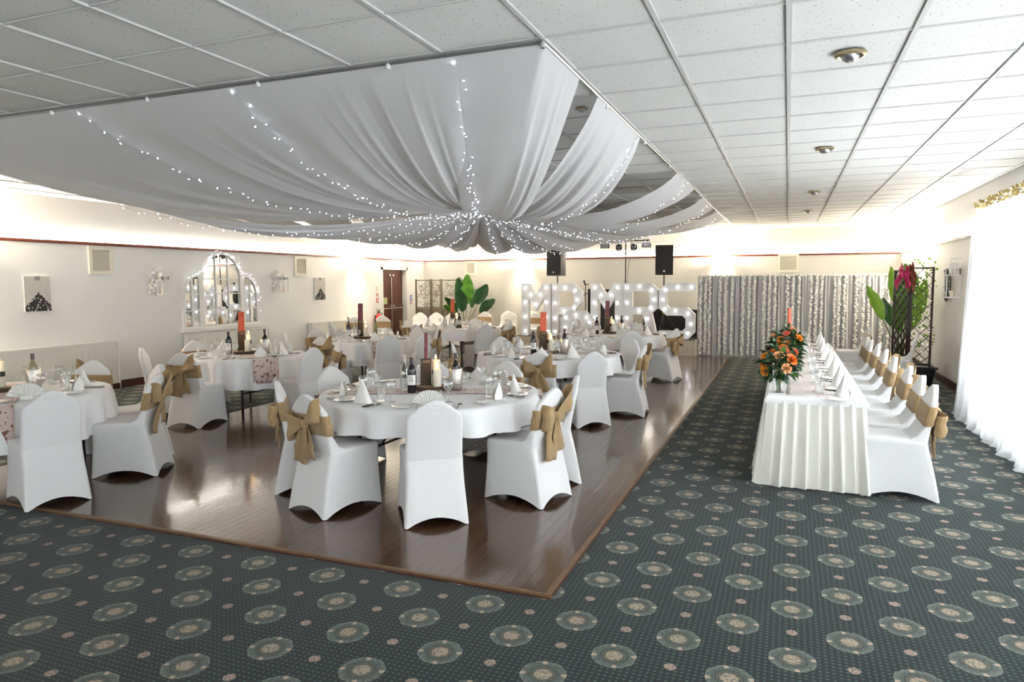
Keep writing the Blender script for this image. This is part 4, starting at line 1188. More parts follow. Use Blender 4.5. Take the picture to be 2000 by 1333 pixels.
TABLES = []
def round_table(key, x, y, r, drop, desc, chairs, run_ang, posttop, seats=None, ph=.55, off=(0, 0), detail=True, ca=0., tw=.041):
    z0 = .016 if DFX0 < x < DFX1 else 0
    rr = random.Random(hash(key) % 1000 if False else sum(map(ord, key)))
    z0 = .016
    t_ = thing('round_table', 'round folding table with black legs, the ' + desc, 'table', (x, y, z0 - .016), ca, 'round folding tables')
    table_parts(t_, r - .012)
    c_ = obj('tablecloth', cloth_mesh(r, drop, sum(map(ord, key))), M('cloth'), None, 'all', loc=(x, y, 0)); tag(c_, 'white tablecloth draped over the ' + desc, 'tablecloth', 'white round tablecloths')
    ru = obj('table_runner', runner_mesh(r, .32, drop), M('runner'), None, 'all', loc=(x, y, .001), rz=run_ang, solid=.0015); tag(ru, 'pink and brown lace runner across the ' + desc, 'table runner', 'lace table runners')
    for a, sash, lb, *turn in chairs:
        ar = math.radians(a); d = .99 if r > .85 else .97
        chair(x + d * math.cos(ar), y + d * math.sin(ar), ar + PI + math.radians(turn[0] if turn else 0), sash, lb, 'covered chairs at the round tables')
    zt = .7655
    used = set()
    for q, a in enumerate(seats):
        setting(x, y, math.radians(a), r, desc, rr, zt - .004, ['nap_cone', 'nap_fan', 'nap_mitre'][(q + len(key) + sum(map(ord, key))) % 3] if detail else ['nap_cone', 'nap_fan'][q % 2], used)
    # centrepiece: local axes aligned with the camera's right / forward
    rx = Vector((math.cos(YAW), math.sin(YAW), 0)); fy = Vector((-math.sin(YAW), math.cos(YAW), 0))
    C = lambda a, b_, z=zt: Vector((x + off[0], y + off[1], z)) + rx * a + fy * b_
    g = desc
    wood_slice(C(0, 0), 'bark edged wood slice in the middle of the ' + g, 'wood slices on the tables')
    post(C(-.06, .05, zt + .034), ph, posttop, ('tall slim wooden post with %s top on the ' % ('plum' if posttop == 'post_plum' else 'orange')) + g, .02, 'tall wooden posts', tw)
    pillar(C(.05, -.03, zt + .034), .15, 'shorter lit cream candle on the ' + g, 'shorter pillar candles')
    pillar(C(.03, .065, zt + .034), .22, 'taller lit candle with black band on the ' + g, 'taller pillar candles', True)
    return C, zt
WC = 'white covered chair '
D1, D2, D3 = 'front centre table', 'left edge table', 'table before the mirror'
D4, D5, D6, D7 = 'mid room table', 'table before the letters', 'table before the far radiator', 'table by the palm'
C, z = round_table('a', -2.845, 5.247, .93, .20, D1, [
    (-14, 1, WC + 'with burlap bow, right of the front centre round table'),
    (19, 0, WC + 'without bow, behind the right hand bowed chair of the front table'),
    (-62, 0, WC + 'without bow, its plain back to the camera at the front table', 8),
    (-107, 1, WC + 'with big burlap bow, left of the plain front chair'),
    (-144, 1, WC + 'with burlap bow, leftmost at the front centre round table'),
    (168, 0, WC + 'without bow, rounded top showing over left rim of the front table'),
    (118, 0, WC + 'without bow, behind the bottles of the front table'),
    (80, 1, WC + 'with burlap band, at the far side of the front table')],
    YAW - .02, 'post_plum', [-14, 19, 52, 80, 118, 168, -144, -107, -62], .46, (-.02, .06), tw=.014)
bottle(C(-.15, -.17), 'red', 'dark red wine bottle with white dotted label on the ' + D1)
bottle(C(-.23, -.05), 'clear', 'clear glass water bottle on the ' + D1)
cooler(C(.21, -.02), 'brushed steel wine cooler on the ' + D1, 'steel wine coolers'); bottle(C(.21, -.02), 'rose', 'dark capped wine bottle inside the steel cooler on the ' + D1)
C, z = round_table('bx', -6.3, 3.95, .77, .37, D2, [
    (-20, 0, WC + 'without bow, nearest the camera at left edge table'),
    (29, 1, WC + 'with burlap bow, right of the left edge table'),
    (66, 0, WC + 'without bow, beyond the bowed chair of the left edge table'),
    (112, 1, WC + 'with burlap band, far side of the left edge table')],
    math.radians(-42), 'post_orange', [-20, 29, 66, 112], .46, (-.13, -.06))
cooler(C(.30, .10), 'brushed steel wine cooler on the ' + D2, 'steel wine coolers'); bottle(C(.30, .10), 'white', 'white wine bottle inside the steel cooler on the ' + D2)
C, z = round_table('c', -6.7, 7.22, .77, .37, D3, [
    (-81, 1, WC + 'with burlap bow, in front of the table before the mirror'),
    (-7, 0, WC + 'without bow, grey plain back right of the table before the mirror'),
    (45, 1, WC + 'with burlap band and bow, far right of table before the mirror'),
    (166, 1, WC + 'with burlap band, far left of the table before the mirror'),
    (-141, 0, WC + 'without bow, seen edge on left of the table before the mirror')],
    math.radians(-30), 'post_orange', [-81, -30, 10, 45, 100, 166, -141], .52)
bottle(C(-.15, -.15), 'red', 'dark red wine bottle on the ' + D3)
cooler(C(.27, .0), 'brushed steel wine cooler on the ' + D3, 'steel wine coolers'); bottle(C(.27, .0), 'rose', 'dark capped wine bottle inside the steel cooler on the ' + D3)
C, z = round_table('d', -2.91, 8.62, .93, .20, D4, [
    (-77, 1, WC + 'with burlap bow, in front of the mid room table'),
    (-47, 0, WC + 'without bow, plain back at right front of the mid room table'),
    (3, 1, WC + 'with burlap bow, right of the mid room table by floor edge'),
    (40, 0, WC + 'without bow, front of its back seen right of mid room table'),
    (96, 1, WC + 'with burlap band, far side of the mid room table'),
    (143, 0, WC + 'without bow, far left of the mid room table'),
    (-152, 1, WC + 'with burlap bow, side on at left of the mid room table')],
    YAW - .15, 'post_orange', [-77, -47, 3, 40, 70, 96, 143, 175, -152, -110], .50, (0, -.05))
bottle(C(-.19, -.16), 'red', 'dark red wine bottle on the ' + D4)
cooler(C(.22, -.05), 'brushed steel wine cooler on the ' + D4, 'steel wine coolers'); bottle(C(.22, -.05), 'rose', 'dark capped wine bottle inside the steel cooler on the ' + D4)
C, z = round_table('e', -2.95, 12.2, .93, .20, D5, [
    (-15, 1, WC + 'with burlap bow, right of the table before the letters'),
    (-60, 0, WC + 'without bow, grey back at front of the table before letters'),
    (-160, 1, WC + 'with burlap band, left of the table before the letters'),
    (82, 0, WC + 'without bow, far side of the table before letters, right one'),
    (128, 0, WC + 'without bow, far side of the table before letters, left one')],
    YAW, 'post_plum', [-15, -60, -110, -160, 165, 128, 82, 30], .55)
bottle(C(-.26, -.12), 'red', 'dark red wine bottle on the ' + D5)
cooler(C(.20, .0), 'brushed steel wine cooler on the ' + D5, 'steel wine coolers'); bottle(C(.20, .0), 'rose', 'dark capped wine bottle inside the steel cooler on the ' + D5)
C, z = round_table('f', -6.6, 9.85, .77, .37, D6, [
    (-86, 1, WC + 'with burlap bow, in front of the table before far radiator'),
    (-38, 0, WC + 'without bow, plain grey back right of the table before far radiator'),
    (-5, 0, WC + 'without bow, side on right of the table before far radiator'),
    (28, 1, WC + 'with burlap bow, far right of the table before far radiator'),
    (72, 0, WC + 'without bow, far side of the table before far radiator'),
    (166, 1, WC + 'with burlap band, far left of the table before far radiator'),
    (-142, 0, WC + 'without bow, edge on at left of the table before far radiator')],
    math.radians(-35), 'post_plum', [-86, -38, 0, 35, 80, 120, 166, -142], .55)
bottle(C(-.22, -.10), 'red', 'dark red wine bottle on the ' + D6)
bottle(C(-.14, .02), 'clear', 'clear glass water bottle on the ' + D6)
bottle(C(.20, .0), 'white', 'pale wine bottle with dark cap on the ' + D6)
C, z = round_table('g', -6.35, 12.8, .93, .20, D7, [
    (-36, 0, WC + 'without bow, plain grey back in front of the table by the palm'),
    (-6, 1, WC + 'with burlap bow, right of the table by the palm'),
    (-100, 1, WC + 'with burlap bow, left front of the table by the palm'),
    (172, 1, WC + 'with burlap band, left of the table by the palm'),
    (50, 1, WC + 'with burlap band, far right of the table by the palm'),
    (95, 1, WC + 'with burlap band, far side of the table by the palm')],
    YAW + .2, 'post_orange', [-36, -6, -70, -100, 172, 50, 95, 135], .55)
bottle(C(-.20, -.05), 'clear', 'clear glass water bottle on the ' + D7)
bottle(C(.09, -.06), 'red', 'dark red wine bottle on the ' + D7)
cooler(C(-.06, -.12), 'brushed steel wine cooler on the ' + D7, 'steel wine coolers')
G8 = 'spare covered chairs'
chair(-8.75, 12.3, math.radians(-142 + 180 + 12), 0, WC + 'without bow, edge on beside the far radiator', G8)
chair(-9.15, 14.5, math.radians(-55), 1, WC + 'with burlap band, facing the room before the exit doors', G8)
chair(-9.55, 13.9, math.radians(-55), 1, WC + 'with burlap band, behind the plum topped post by far radiator', G8)
for i, (x, y) in enumerate([(-9.15, 16.3), (-8.72, 16.42), (-8.29, 16.54)]):
    chair(x, y, math.radians(-66), 0, WC + 'without bow, before the folding screen, %s of three' % ['left', 'middle', 'right'][i], 'row of chairs before the screen')
for i, (x, y, s_) in enumerate([(-7.75, 17.3, 1), (-7.25, 17.75, 0), (-6.95, 17.2, 0), (-6.55, 17.85, 0), (-6.2, 17.1, 1), (-5.8, 17.8, 0)]):
    chair(x, y, math.radians(-80), s_, WC + ['with burlap band, first from the palm along far wall', 'without bow, second from the palm along far wall', 'without bow, third from the palm along far wall', 'without bow, fourth from the palm along far wall', 'with burlap band, fifth from the palm along far wall', 'without bow, behind the first lit letter at far wall'][i], 'chairs along the far wall')

# ================================================================= TOP TABLE
TX0, TX1, TY0, TY1, TZ = -.14, .60, 6.05, 11.4, .75
tt = thing('long_table', 'long top table under pleated ivory skirting', 'table', ((TX0 + TX1) / 2, (TY0 + TY1) / 2, 0))
lx, ly = (TX1 - TX0) / 2, (TY1 - TY0) / 2
obj('table_top', B().bx(-lx + .01, lx - .01, -ly + .01, ly - .01, TZ - .03, TZ - .004), M('slice_wood'), tt)
for yq in (-ly + .3, -ly + 1.5, -.3, .3, ly - 1.5, ly - .3):
    for xq in (-lx + .1, lx - .1):
        obj('leg', B().tube([(xq, yq, 0), (xq, yq, TZ - .03)], .016, 8), M('black_metal'), tt, True)
sk = thing('table_skirt', 'ivory pleated skirting and white cloth on the long top table', 'tablecloth', ((TX0 + TX1) / 2, (TY0 + TY1) / 2, 0))
obj('top_cloth', B().loft([[(-lx - .004, -ly - .004, TZ - .06), (lx + .004, -ly - .004, TZ - .06), (lx + .004, ly + .004, TZ - .06), (-lx - .004, ly + .004, TZ - .06)], [(-lx - .004, -ly - .004, TZ - .004), (lx + .004, -ly - .004, TZ - .004), (lx + .004, ly + .004, TZ - .004), (-lx - .004, ly + .004, TZ - .004)], [(-lx + .004, -ly + .004, TZ), (lx - .004, -ly + .004, TZ), (lx - .004, ly - .004, TZ), (-lx + .004, ly - .004, TZ)]], False, True), M('cloth'), sk)
def pleats(p0, p1, out, seed):
    rr = random.Random(seed); p0 = Vector(p0); p1 = Vector(p1); L = (p1 - p0).length; n_ = max(4, round(L / .078))
    at_ = [rr.uniform(.010, .022) for i in range(n_)]; ab_ = [rr.uniform(.035, .085) for i in range(n_)]; kn = [rr.uniform(.62, .86) for i in range(n_)]
    out = Vector(out); dirv = (p1 - p0).normalized()
    def fn(u, v):
        f = min(u * n_, n_ - 1e-6); i = int(f); q = f - i; k_ = kn[i]
        s_ = q / k_ if q < k_ else (1 - q) / (1 - k_)
        s_ = s_ * s_ * (3 - 2 * s_) * .5 + s_ * .5
        o_ = (at_[i] * (1 - v) + ab_[i] * v) * s_ + .045 * v
        p = p0.lerp(p1, u) + out * (.004 + o_) + dirv * ((u - .5) * .10 * v + (.012 * s_ * v))
        return (p.x, p.y, (TZ - .035) * (1 - v) + .010 * v + .012 * v * s_)
    return B().grid(n_ * 12, 10, fn)
obj('front_pleats', pleats((-lx, -ly, 0), (lx, -ly, 0), (0, -1, 0), 1), M('skirt_cloth'), sk, 'all')
obj('room_side_pleats', pleats((-lx, ly, 0), (-lx, -ly, 0), (-1, 0, 0), 2), M('skirt_cloth'), sk, 'all')
obj('far_pleats', pleats((lx, ly, 0), (-lx, ly, 0), (0, 1, 0), 3), M('skirt_cloth'), sk, 'all')
obj('pleat_tape', B().bx(-lx - .016, lx + .016, -ly - .018, -ly - .004, TZ - .055, TZ - .022).bx(-lx - .018, -lx - .004, -ly, ly, TZ - .055, TZ - .022), M('cloth'), sk)
tr = obj('table_runner', B().grid(10, 60, lambda u, v: (-.17 + .34 * u, -ly + .06 + (2 * ly - .12) * v, .002 + .0015 * math.sin(40 * v + 7 * u))), M('runner_pale'), None, 'all', loc=((TX0 + TX1) / 2 - .05, (TY0 + TY1) / 2, TZ), solid=.001)
tag(tr, 'long pale pink lace runner along the top table', 'table runner')
CY = [6.12, 6.70, 7.42, 8.27, 9.10, 9.92, 10.55, 11.1]
ordn = ['nearest the camera', 'second from the camera', 'third from the camera', 'fourth from the camera', 'fifth from the camera', 'sixth from the camera', 'seventh from the camera', 'farthest from the camera']
for i, y in enumerate(CY):
    chair(.815 + (i % 3) * .01, y + .08, PI, 1, WC + 'with burlap bow at the long top table, ' + ordn[i], 'chairs at the top table')
rr = random.Random(5)
for i, y in enumerate(CY):
    yy_ = y + .12
    single('napkin', ME['nap_cone'], (.44, yy_ + .03, TZ), PI / 2 + rr.uniform(-.3, .3), 'folded white napkin on the long top table, ' + ordn[i], 'napkin', 'napkins on the top table', 1.25)
    knife((.48, yy_ + .24, TZ), PI / 2 + .05 + rr.uniform(-.1, .1), 'black handled knife lying on the top table, ' + ordn[i], 'knives on the top table', True)
    single('fork', ME['fork'], (.50, yy_ - .16, TZ), PI / 2 + rr.uniform(-.1, .1), 'steel fork lying on the top table, ' + ordn[i], 'fork', 'forks on the top table')
    single('spoon', ME['spoon'], (.50, yy_ + .28, TZ), PI / 2 + rr.uniform(-.1, .1), 'steel spoon lying on the top table, ' + ordn[i], 'spoon', 'spoons on the top table')
    single('side_plate', ME['plate'], (.40, yy_ - .26, TZ), 0, 'small white side plate on the top table, ' + ordn[i], 'plate', 'side plates on the top table')
    wine_glass((.24, yy_ + .18, TZ + .004), 'stemmed wine glass on the top table, ' + ordn[i], 'wine glasses on the top table', 1.05)
    single('tumbler', ME['tumbler'], (.27, yy_ + .05, TZ), 0, 'clear tumbler on the top table, ' + ordn[i], 'glass', 'tumblers on the top table')

# ---- bouquets
def rose_mesh(rad, mat, seed):
    rr = random.Random(seed); b_ = B()
    for L, (n_, rr0, op, hh) in enumerate([(3, .22, .15, .95), (4, .42, .35, .92), (5, .66, .62, .78), (6, .92, 1.0, .55)]):
        for i in range(n_):
            a0 = 2 * PI * i / n_ + L * .7 + rr.uniform(-.15, .15); wd = 2 * PI / n_ * .72
            def fn(u, v, a0=a0, wd=wd, rr0=rr0, op=op, hh=hh):
                a = a0 + (u - .5) * 2 * wd * (.5 + .5 * math.sin(PI * min(1, v + .25)))
                r_ = rad * (.12 + rr0 * (v ** .7)) * (1 + .10 * op * max(0, v - .7) * 3)
                z = rad * (hh * 1.15 * v ** .9 - .35 * op * max(0, v - .6) + .03 * math.sin(7 * u))
                return (r_ * math.cos(a), r_ * math.sin(a), z)
            b_.grid(4, 4, fn)
    me = b_.mesh('rose', False, [M(mat)]); me.polygons.foreach_set('use_smooth', [True] * len(me.polygons)); return me
ROSE = {m_: rose_mesh(1.0, m_, i) for i, m_ in enumerate(['rose_orange', 'rose_peach', 'rose_amber', 'rose_coral', 'flower_plum', 'flower_blush'])}
def leafquad(b_, c, d, n_, L, w):
    d = d.normalized(); s_ = d.cross(n_).normalized() * w; n_ = s_.cross(d).normalized()
    b_.add([c, c + d * L * .35 + s_ + n_ * .1 * L, c + d * L * .35 - n_ * .02 * L, c + d * L * .35 - s_ + n_ * .1 * L, c + d * L * .72 + s_ * .7 + n_ * .05 * L, c + d * L * .72 - n_ * .02 * L, c + d * L * .72 - s_ * .7 + n_ * .05 * L, c + d * L - n_ * .08 * L], [(0, 2, 1), (0, 3, 2), (1, 2, 5, 4), (2, 3, 6, 5), (4, 5, 7), (5, 6, 7)])
def bouquet(loc, label, seed, R0=.135, vase=True, tilt=0):
    rr = random.Random(seed)
    t_ = thing('bouquet', label, 'bouquet', loc, 0, 'orange bouquets on the top table')
    cz = .225
    tips = []
    kinds = ['rose_orange', 'rose_peach', 'rose_amber', 'rose_coral', 'rose_orange', 'rose_peach', 'flower_plum', 'rose_amber']
    n_ = 13
    for i in range(n_):
        f = 1 - 1.25 * (i + .5) / n_; a = i * 2.39996 + rr.uniform(-.2, .2)
        d = Vector((math.sqrt(max(0, 1 - f * f)) * math.cos(a), math.sqrt(max(0, 1 - f * f)) * math.sin(a), f))
        c = Vector((0, 0, cz)) + d * R0 * rr.uniform(.85, 1.08)
        mt = kinds[(i * 5 + seed) % len(kinds)]
        rad = rr.uniform(.030, .050) * (1 if mt != 'flower_plum' else .65)
        o = obj('flower', ROSE[mt], None, t_); o.location = c; o.rotation_mode = 'QUATERNION'; o.rotation_quaternion = (d + Vector((0, 0, .15))).to_track_quat('Z', 'Y'); o.scale = (rad, rad, rad * .9)
    for mt, n2, L0, w0 in [('leaf_dark', 130, .085, .022), ('leaf_grey', 90, .07, .013), ('leaf_mid', 30, .06, .02)]:
        k = B()
        for i in range(n2):
            d = Vector((rr.gauss(0, 1), rr.gauss(0, 1), rr.gauss(.1, .75))).normalized()
            if d.z < -.75: continue
            c = Vector((0, 0, cz)) + d * R0 * rr.uniform(.55, 1.0)
            leafquad(k, c, d + Vector((rr.uniform(-.7, .7), rr.uniform(-.7, .7), rr.uniform(-.6, .3))), Vector((rr.uniform(-1, 1), rr.uniform(-1, 1), 1)), rr.uniform(.7, 1.3) * L0, w0 * rr.uniform(.7, 1.3))
        o = obj('foliage', k, M(mt), t_, 'all'); o['kind'] = 'stuff'
    k = B()
    for i in range(14):
        a = i * 2.4; k.tube([(.02 * math.cos(a), .02 * math.sin(a), .012), (.008 * math.cos(a + 2), .008 * math.sin(a + 2), .16), (.05 * math.cos(a), .05 * math.sin(a), cz)], .0035, 5)
    obj('stems', k, M('stem'), t_, True)['kind'] = 'stuff'
    obj('ribbon', B().lathe([(.026, .09), (.030, .10), (.029, .15), (.026, .16)], 14, cap0=False, cap1=False), M('burlap'), t_, True)
def glass_vase(loc, label):
    t_ = thing('glass_vase', label, 'vase', loc, 0, 'glass vases on the top table')
    obj('vase_body', B().lathe([(0, .0), (.045, 0), (.048, .006), (.050, .09), (.056, .17), (.062, .185), (.060, .185), (.054, .17), (.047, .09), (.044, .012), (0, .010)], 24, cap0=False, cap1=False), M('glass'), t_, True)
for i, (x, y, hz, lb) in enumerate([(-.055, 6.27, -.012, 'nearest the camera'), (-.035, 6.85, .0, 'the middle one'), (.0, 7.75, .05, 'farthest from the camera')]):
    glass_vase((x, y, TZ), 'clear glass vase holding orange flowers, ' + lb)
    bouquet((x, y, TZ + .008 + hz), 'orange and peach rose bouquet on the top table, ' + lb, 11 + i * 7, .125 + .012 * (i > 0))
post((.02, 8.9, TZ + .0), .62, 'post_orange', 'tall slim wooden post with orange top on the long top table', 0.0, 'tall wooden posts', .018)

# ================================================================= STAGE, LETTERS, DJ
SX0, SX1, SY0, SY1, SZ = -6.3, -1.93, 15.95, 17.3, .36
st = thing('stage', 'low stage with beige front panels under the lit letters', 'stage', ((SX0 + SX1) / 2, SY0, 0))
hw = (SX1 - SX0) / 2
obj('deck', B().bx(-hw, hw, 0, SY1 - SY0, SZ - .05, SZ), M('black_cloth'), st)
npan = 5
for i in range(npan):
    a = -hw + 2 * hw * i / npan; obj('front_panel', B().bx(a + .004, a + 2 * hw / npan - .004, -.012, .008, 0, SZ - .004), M('stage_panel'), st)
obj('side_panel', B().bx(hw - .012, hw + .008, .01, SY1 - SY0, 0, SZ - .004), M('stage_panel'), st)
obj('side_panel', B().bx(-hw - .008, -hw + .012, .01, SY1 - SY0, 0, SZ - .004), M('stage_panel'), st)
for a in (-hw + .05, hw - .05): obj('stage_leg', B().bx(a - .03, a + .03, SY1 - SY0 - .1, SY1 - SY0 - .04, 0, SZ - .05), M('stage_panel'), st)
# marquee letters: outlines drawn on a 525-unit-high grid, 1.25 m tall
LS = 1.27 / 525; LX = lambda q: -6.22 + q * LSX; LSX = 4.27 / 1925
LYF = 16.10
def letter(nm, label, outer, holes, bulbs, y=LYF, zb=605, dep=.16, z0=SZ + .012, lz=LS):
    xs = [p[0] for p in outer]; x0 = min(xs); x1 = max(xs); cx_ = (x0 + x1) / 2
    t_ = thing(nm, label, 'letter', (LX(cx_), y, z0), 0, 'lit marquee letters on the stage')
    fn = lambda x, z, d: ((x - cx_) * LSX, d, (zb - z) * lz)
    obj('body', B().prism(outer, holes, dep, fn), M('letter_white'), t_)
    # raised rim round the face
    loops = [outer] + list(holes)
    rim = B()
    for l in loops:
        for i in range(len(l)):
            a = Vector(fn(*l[i], 0)); b_ = Vector(fn(*l[(i + 1) % len(l)], 0))
            rim.bar(a + Vector((0, -.012, 0)), b_ + Vector((0, -.012, 0)), .026, .012) if (b_ - a).length > .02 else None
    obj('rim', rim, M('letter_white'), t_)
    for bx_, bz_ in bulbs:
        p = fn(bx_, bz_, 0)
        bo = obj('bulb', BULBM, None, t_, loc=(p[0], p[1], p[2])); 
k = B()
for i in range(6): pass
BULBM = B().lathe([(0, .042), (.009, .040), (.017, .031), (.020, .021), (.018, .012), (.013, .004), (.012, 0)], 14, cap0=False, cap1=True)
_v = [(x, -zz, y) for x, y, zz in BULBM.v]; BULBM.v = _v
BULBM = BULBM.mesh('bulb', False, [M('bulb')]); fixn(BULBM); BULBM.polygons.foreach_set('use_smooth', [True] * len(BULBM.polygons))
def Mo(o): return [(38 + o, 80), (130 + o, 80), (207 + o, 192), (287 + o, 80), (383 + o, 80), (383 + o, 605), (303 + o, 605), (303 + o, 207), (205 + o, 352), (112 + o, 207), (112 + o, 605), (38 + o, 605)]
MB_ = [(78, 118), (145, 190), (202, 285), (258, 190), (325, 118), (78, 267), (322, 267), (78, 413), (322, 413), (78, 560), (322, 560)]
letter('letter_m', 'white lit letter M, first of the row', Mo(0), [], MB_)
letter('letter_r', 'white lit letter R, left one behind the ampersand', [(388, 80), (655, 80), (733, 158), (733, 258), (660, 333), (650, 372), (735, 605), (650, 605), (560, 385), (465, 385), (465, 605), (388, 605)], [[(465, 155), (465, 310), (615, 310), (645, 280), (645, 185), (615, 155)]], [(427, 118), (543, 118), (655, 147), (680, 235), (652, 325), (530, 350), (425, 272), (425, 425), (427, 560), (620, 450), (680, 570)])
letter('ampersand', 'white lit ampersand, lower and in front between R and M', [(545, 420), (625, 337), (815, 337), (900, 420), (900, 470), (850, 520), (905, 600), (830, 600), (790, 545), (740, 605), (600, 605), (545, 550)], [[(640, 470), (640, 520), (670, 545), (720, 520), (770, 470), (770, 440), (745, 418), (685, 418)]], [(600, 405), (712, 378), (828, 402), (862, 450), (590, 500), (640, 575)], LYF - .34, 605, .14, SZ + .0)
letter('letter_m', 'white lit letter M, the one beginning the second word', [(p[0] + 800 - 3, p[1]) for p in Mo(0)], [], [(a + 797, b_) for a, b_ in MB_])
letter('letter_r', 'white lit letter R, the one beside the last letter', [(1190, 80), (1485, 80), (1552, 145), (1552, 325), (1487, 385), (1545, 640), (1462, 640), (1395, 395), (1275, 395), (1275, 640), (1190, 640)], [[(1278, 157), (1278, 320), (1440, 320), (1465, 295), (1465, 180), (1440, 157)]], [(1222, 118), (1352, 110), (1482, 145), (1508, 240), (1480, 330), (1352, 355), (1225, 275), (1225, 435), (1228, 580), (1440, 440), (1490, 597)], zb=640, lz=LS * 525 / 560)
letter('letter_s', 'white lit letter S, last of the row', [(1925, 80), (1635, 80), (1557, 152), (1557, 322), (1640, 402), (1800, 402), (1838, 437), (1838, 522), (1800, 560), (1560, 560), (1560, 640), (1860, 640), (1925, 572), (1925, 387), (1850, 322), (1665, 322), (1640, 300), (1640, 178), (1660, 157), (1925, 157)], [], [(1885, 118), (1750, 118), (1622, 145), (1598, 240), (1622, 335), (1730, 357), (1855, 382), (1885, 485), (1857, 580), (1740, 600), (1610, 600)], zb=640, lz=LS * 525 / 560)
# ampersand needs the deck under it: small plinth
tag(obj('plinth', B().bx(LX(540), LX(908), LYF - .36, SY0 - .014, 0, SZ - .001), M('stage_panel')), 'small beige plinth in front of stage under the ampersand', 'plinth')

def loudspeaker(x, y, zb, rz, label):
    t_ = thing('loudspeaker', label, 'loudspeaker', (x, y, zb), rz, 'loudspeakers on stands')
    h = .70
    def ring(z, f=1): return [(-.205 * f, -.19, z), (.205 * f, -.19, z), (.205 * f, -.02, z), (.13 * f, .19, z), (-.13 * f, .19, z), (-.205 * f, -.02, z)]
    obj('cabinet', B().loft([ring(0), ring(h)]), M('black_plastic'), t_)
    obj('grille', B().bx(-.195, .195, -.205, -.191, .03, h - .02), M('black_cloth'), t_)
    obj('badge', B().lathe([(0, 0), (.022, 0), (.022, .004), (0, .004)], 12), M('grey_metal'), t_).matrix_local = Matrix.Translation((0, -.205, .09)) @ Matrix.Rotation(PI / 2, 4, 'X')
    obj('handle_recess', B().bx(.20, .208, -.10, -.04, .32, .48), M('black_metal'), t_)
def spk_stand(x, y, z0, zt, label):
    t_ = thing('speaker_stand', label, 'stand', (x, y, z0), .4, 'speaker stands')
    obj('pole', B().tube([(0, 0, .10), (0, 0, zt - z0)], .018, 10), M('black_metal'), t_, True)
    obj('collar', B().lathe([(.03, .55), (.032, .56), (.032, .62), (.03, .63)], 12), M('yellow_tag'), t_, True)
    for i in range(3):
        a = 2 * PI * i / 3
        lg = obj('leg', B().tube([(.02 * math.cos(a), .02 * math.sin(a), .58), (.42 * math.cos(a), .42 * math.sin(a), .012)], .011, 8), M('black_metal'), t_, True)
        obj('brace', B().tube([(.02 * math.cos(a), .02 * math.sin(a), .16), (.24 * math.cos(a), .24 * math.sin(a), .27)], .007, 6), M('black_metal'), lg, True)
spk_stand(-5.42, 16.75, SZ, 1.84, 'black tripod speaker stand behind the first lit letters')
loudspeaker(-5.42, 16.75, 1.84, -.22, 'black loudspeaker on the left stand above the first letters')
spk_stand(-2.76, 16.75, SZ, 1.84, 'black tripod speaker stand behind the last lit letters')
loudspeaker(-2.76, 16.75, 1.84, .16, 'black loudspeaker on the right stand above the last letters')
# light stand with T-bar
t_ = thing('lighting_stand', 'black T-bar stage light stand between the loudspeakers', 'light stand', (-3.72, 16.9, SZ), .2)
obj('pole', B().tube([(0, 0, .08), (0, 0, 2.32)], .016, 10), M('black_metal'), t_, True)
obj('crossbar', B().tube([(-.85, 0, 2.32), (.55, 0, 2.32)], .016, 8), M('black_metal'), t_, True)
for i in range(3):
    a = 2 * PI * i / 3; obj('leg', B().tube([(.02 * math.cos(a), .02 * math.sin(a), .6), (.45 * math.cos(a), .45 * math.sin(a), .012)], .011, 8), M('black_metal'), t_, True)
obj('cable', B().tube([(.14, 0, 2.3), (.12, .02, 2.0), (.05, .02, 1.6), (.02, .02, 1.0)], .006, 6), M('black_plastic'), t_, True)
for i, (x, kind) in enumerate([(-.52, 'bar'), (-.17, 'par'), (.20, 'par'), (.50, 'bar')]):
    t2 = thing('stage_light', 'black stage light under the T-bar, ' + ['far left box', 'left round can', 'right round can', 'far right box'][i], 'stage light', (-3.72 + x, 16.9 + .0, SZ + 2.32), .2, 'stage lights on the T-bar')
    if kind == 'par':
        obj('can', B().lathe([(.055, 0), (.075, .03), (.08, .13), (.075, .14), (.06, .135)], 16, cap0=True, cap1=True), M('black_metal'), t2, True).matrix_local = Matrix.Translation((0, .06, -.12)) @ Matrix.Rotation(PI / 2 + .35, 4, 'X')
        for j in range(3):
            a = 2 * PI * j / 3 + .5
            obj('lens', B().lathe([(0, 0), (.025, 0), (.022, .01), (0, .012)], 10), M('grey_metal'), t2, True).matrix_local = Matrix.Translation((.035 * math.cos(a), -.082, -.172 + .035 * math.sin(a))) @ Matrix.Rotation(PI / 2 + .35, 4, 'X')
    else:
        obj('housing', B().bx(-.11, .11, -.06, .06, -.17, -.06), M('black_metal'), t2)
        obj('lens_strip', B().bx(-.09, .09, -.064, -.06, -.15, -.12).bx(-.09, .09, -.064, -.06, -.105, -.075), M('grey_metal'), t2)
    obj('yoke', B().bx(-.08, -.074, -.01, .01, -.12, .0).bx(.074, .08, -.01, .01, -.12, .0).bx(-.08, .08, -.01, .01, -.004, .018), M('black_metal'), t2)
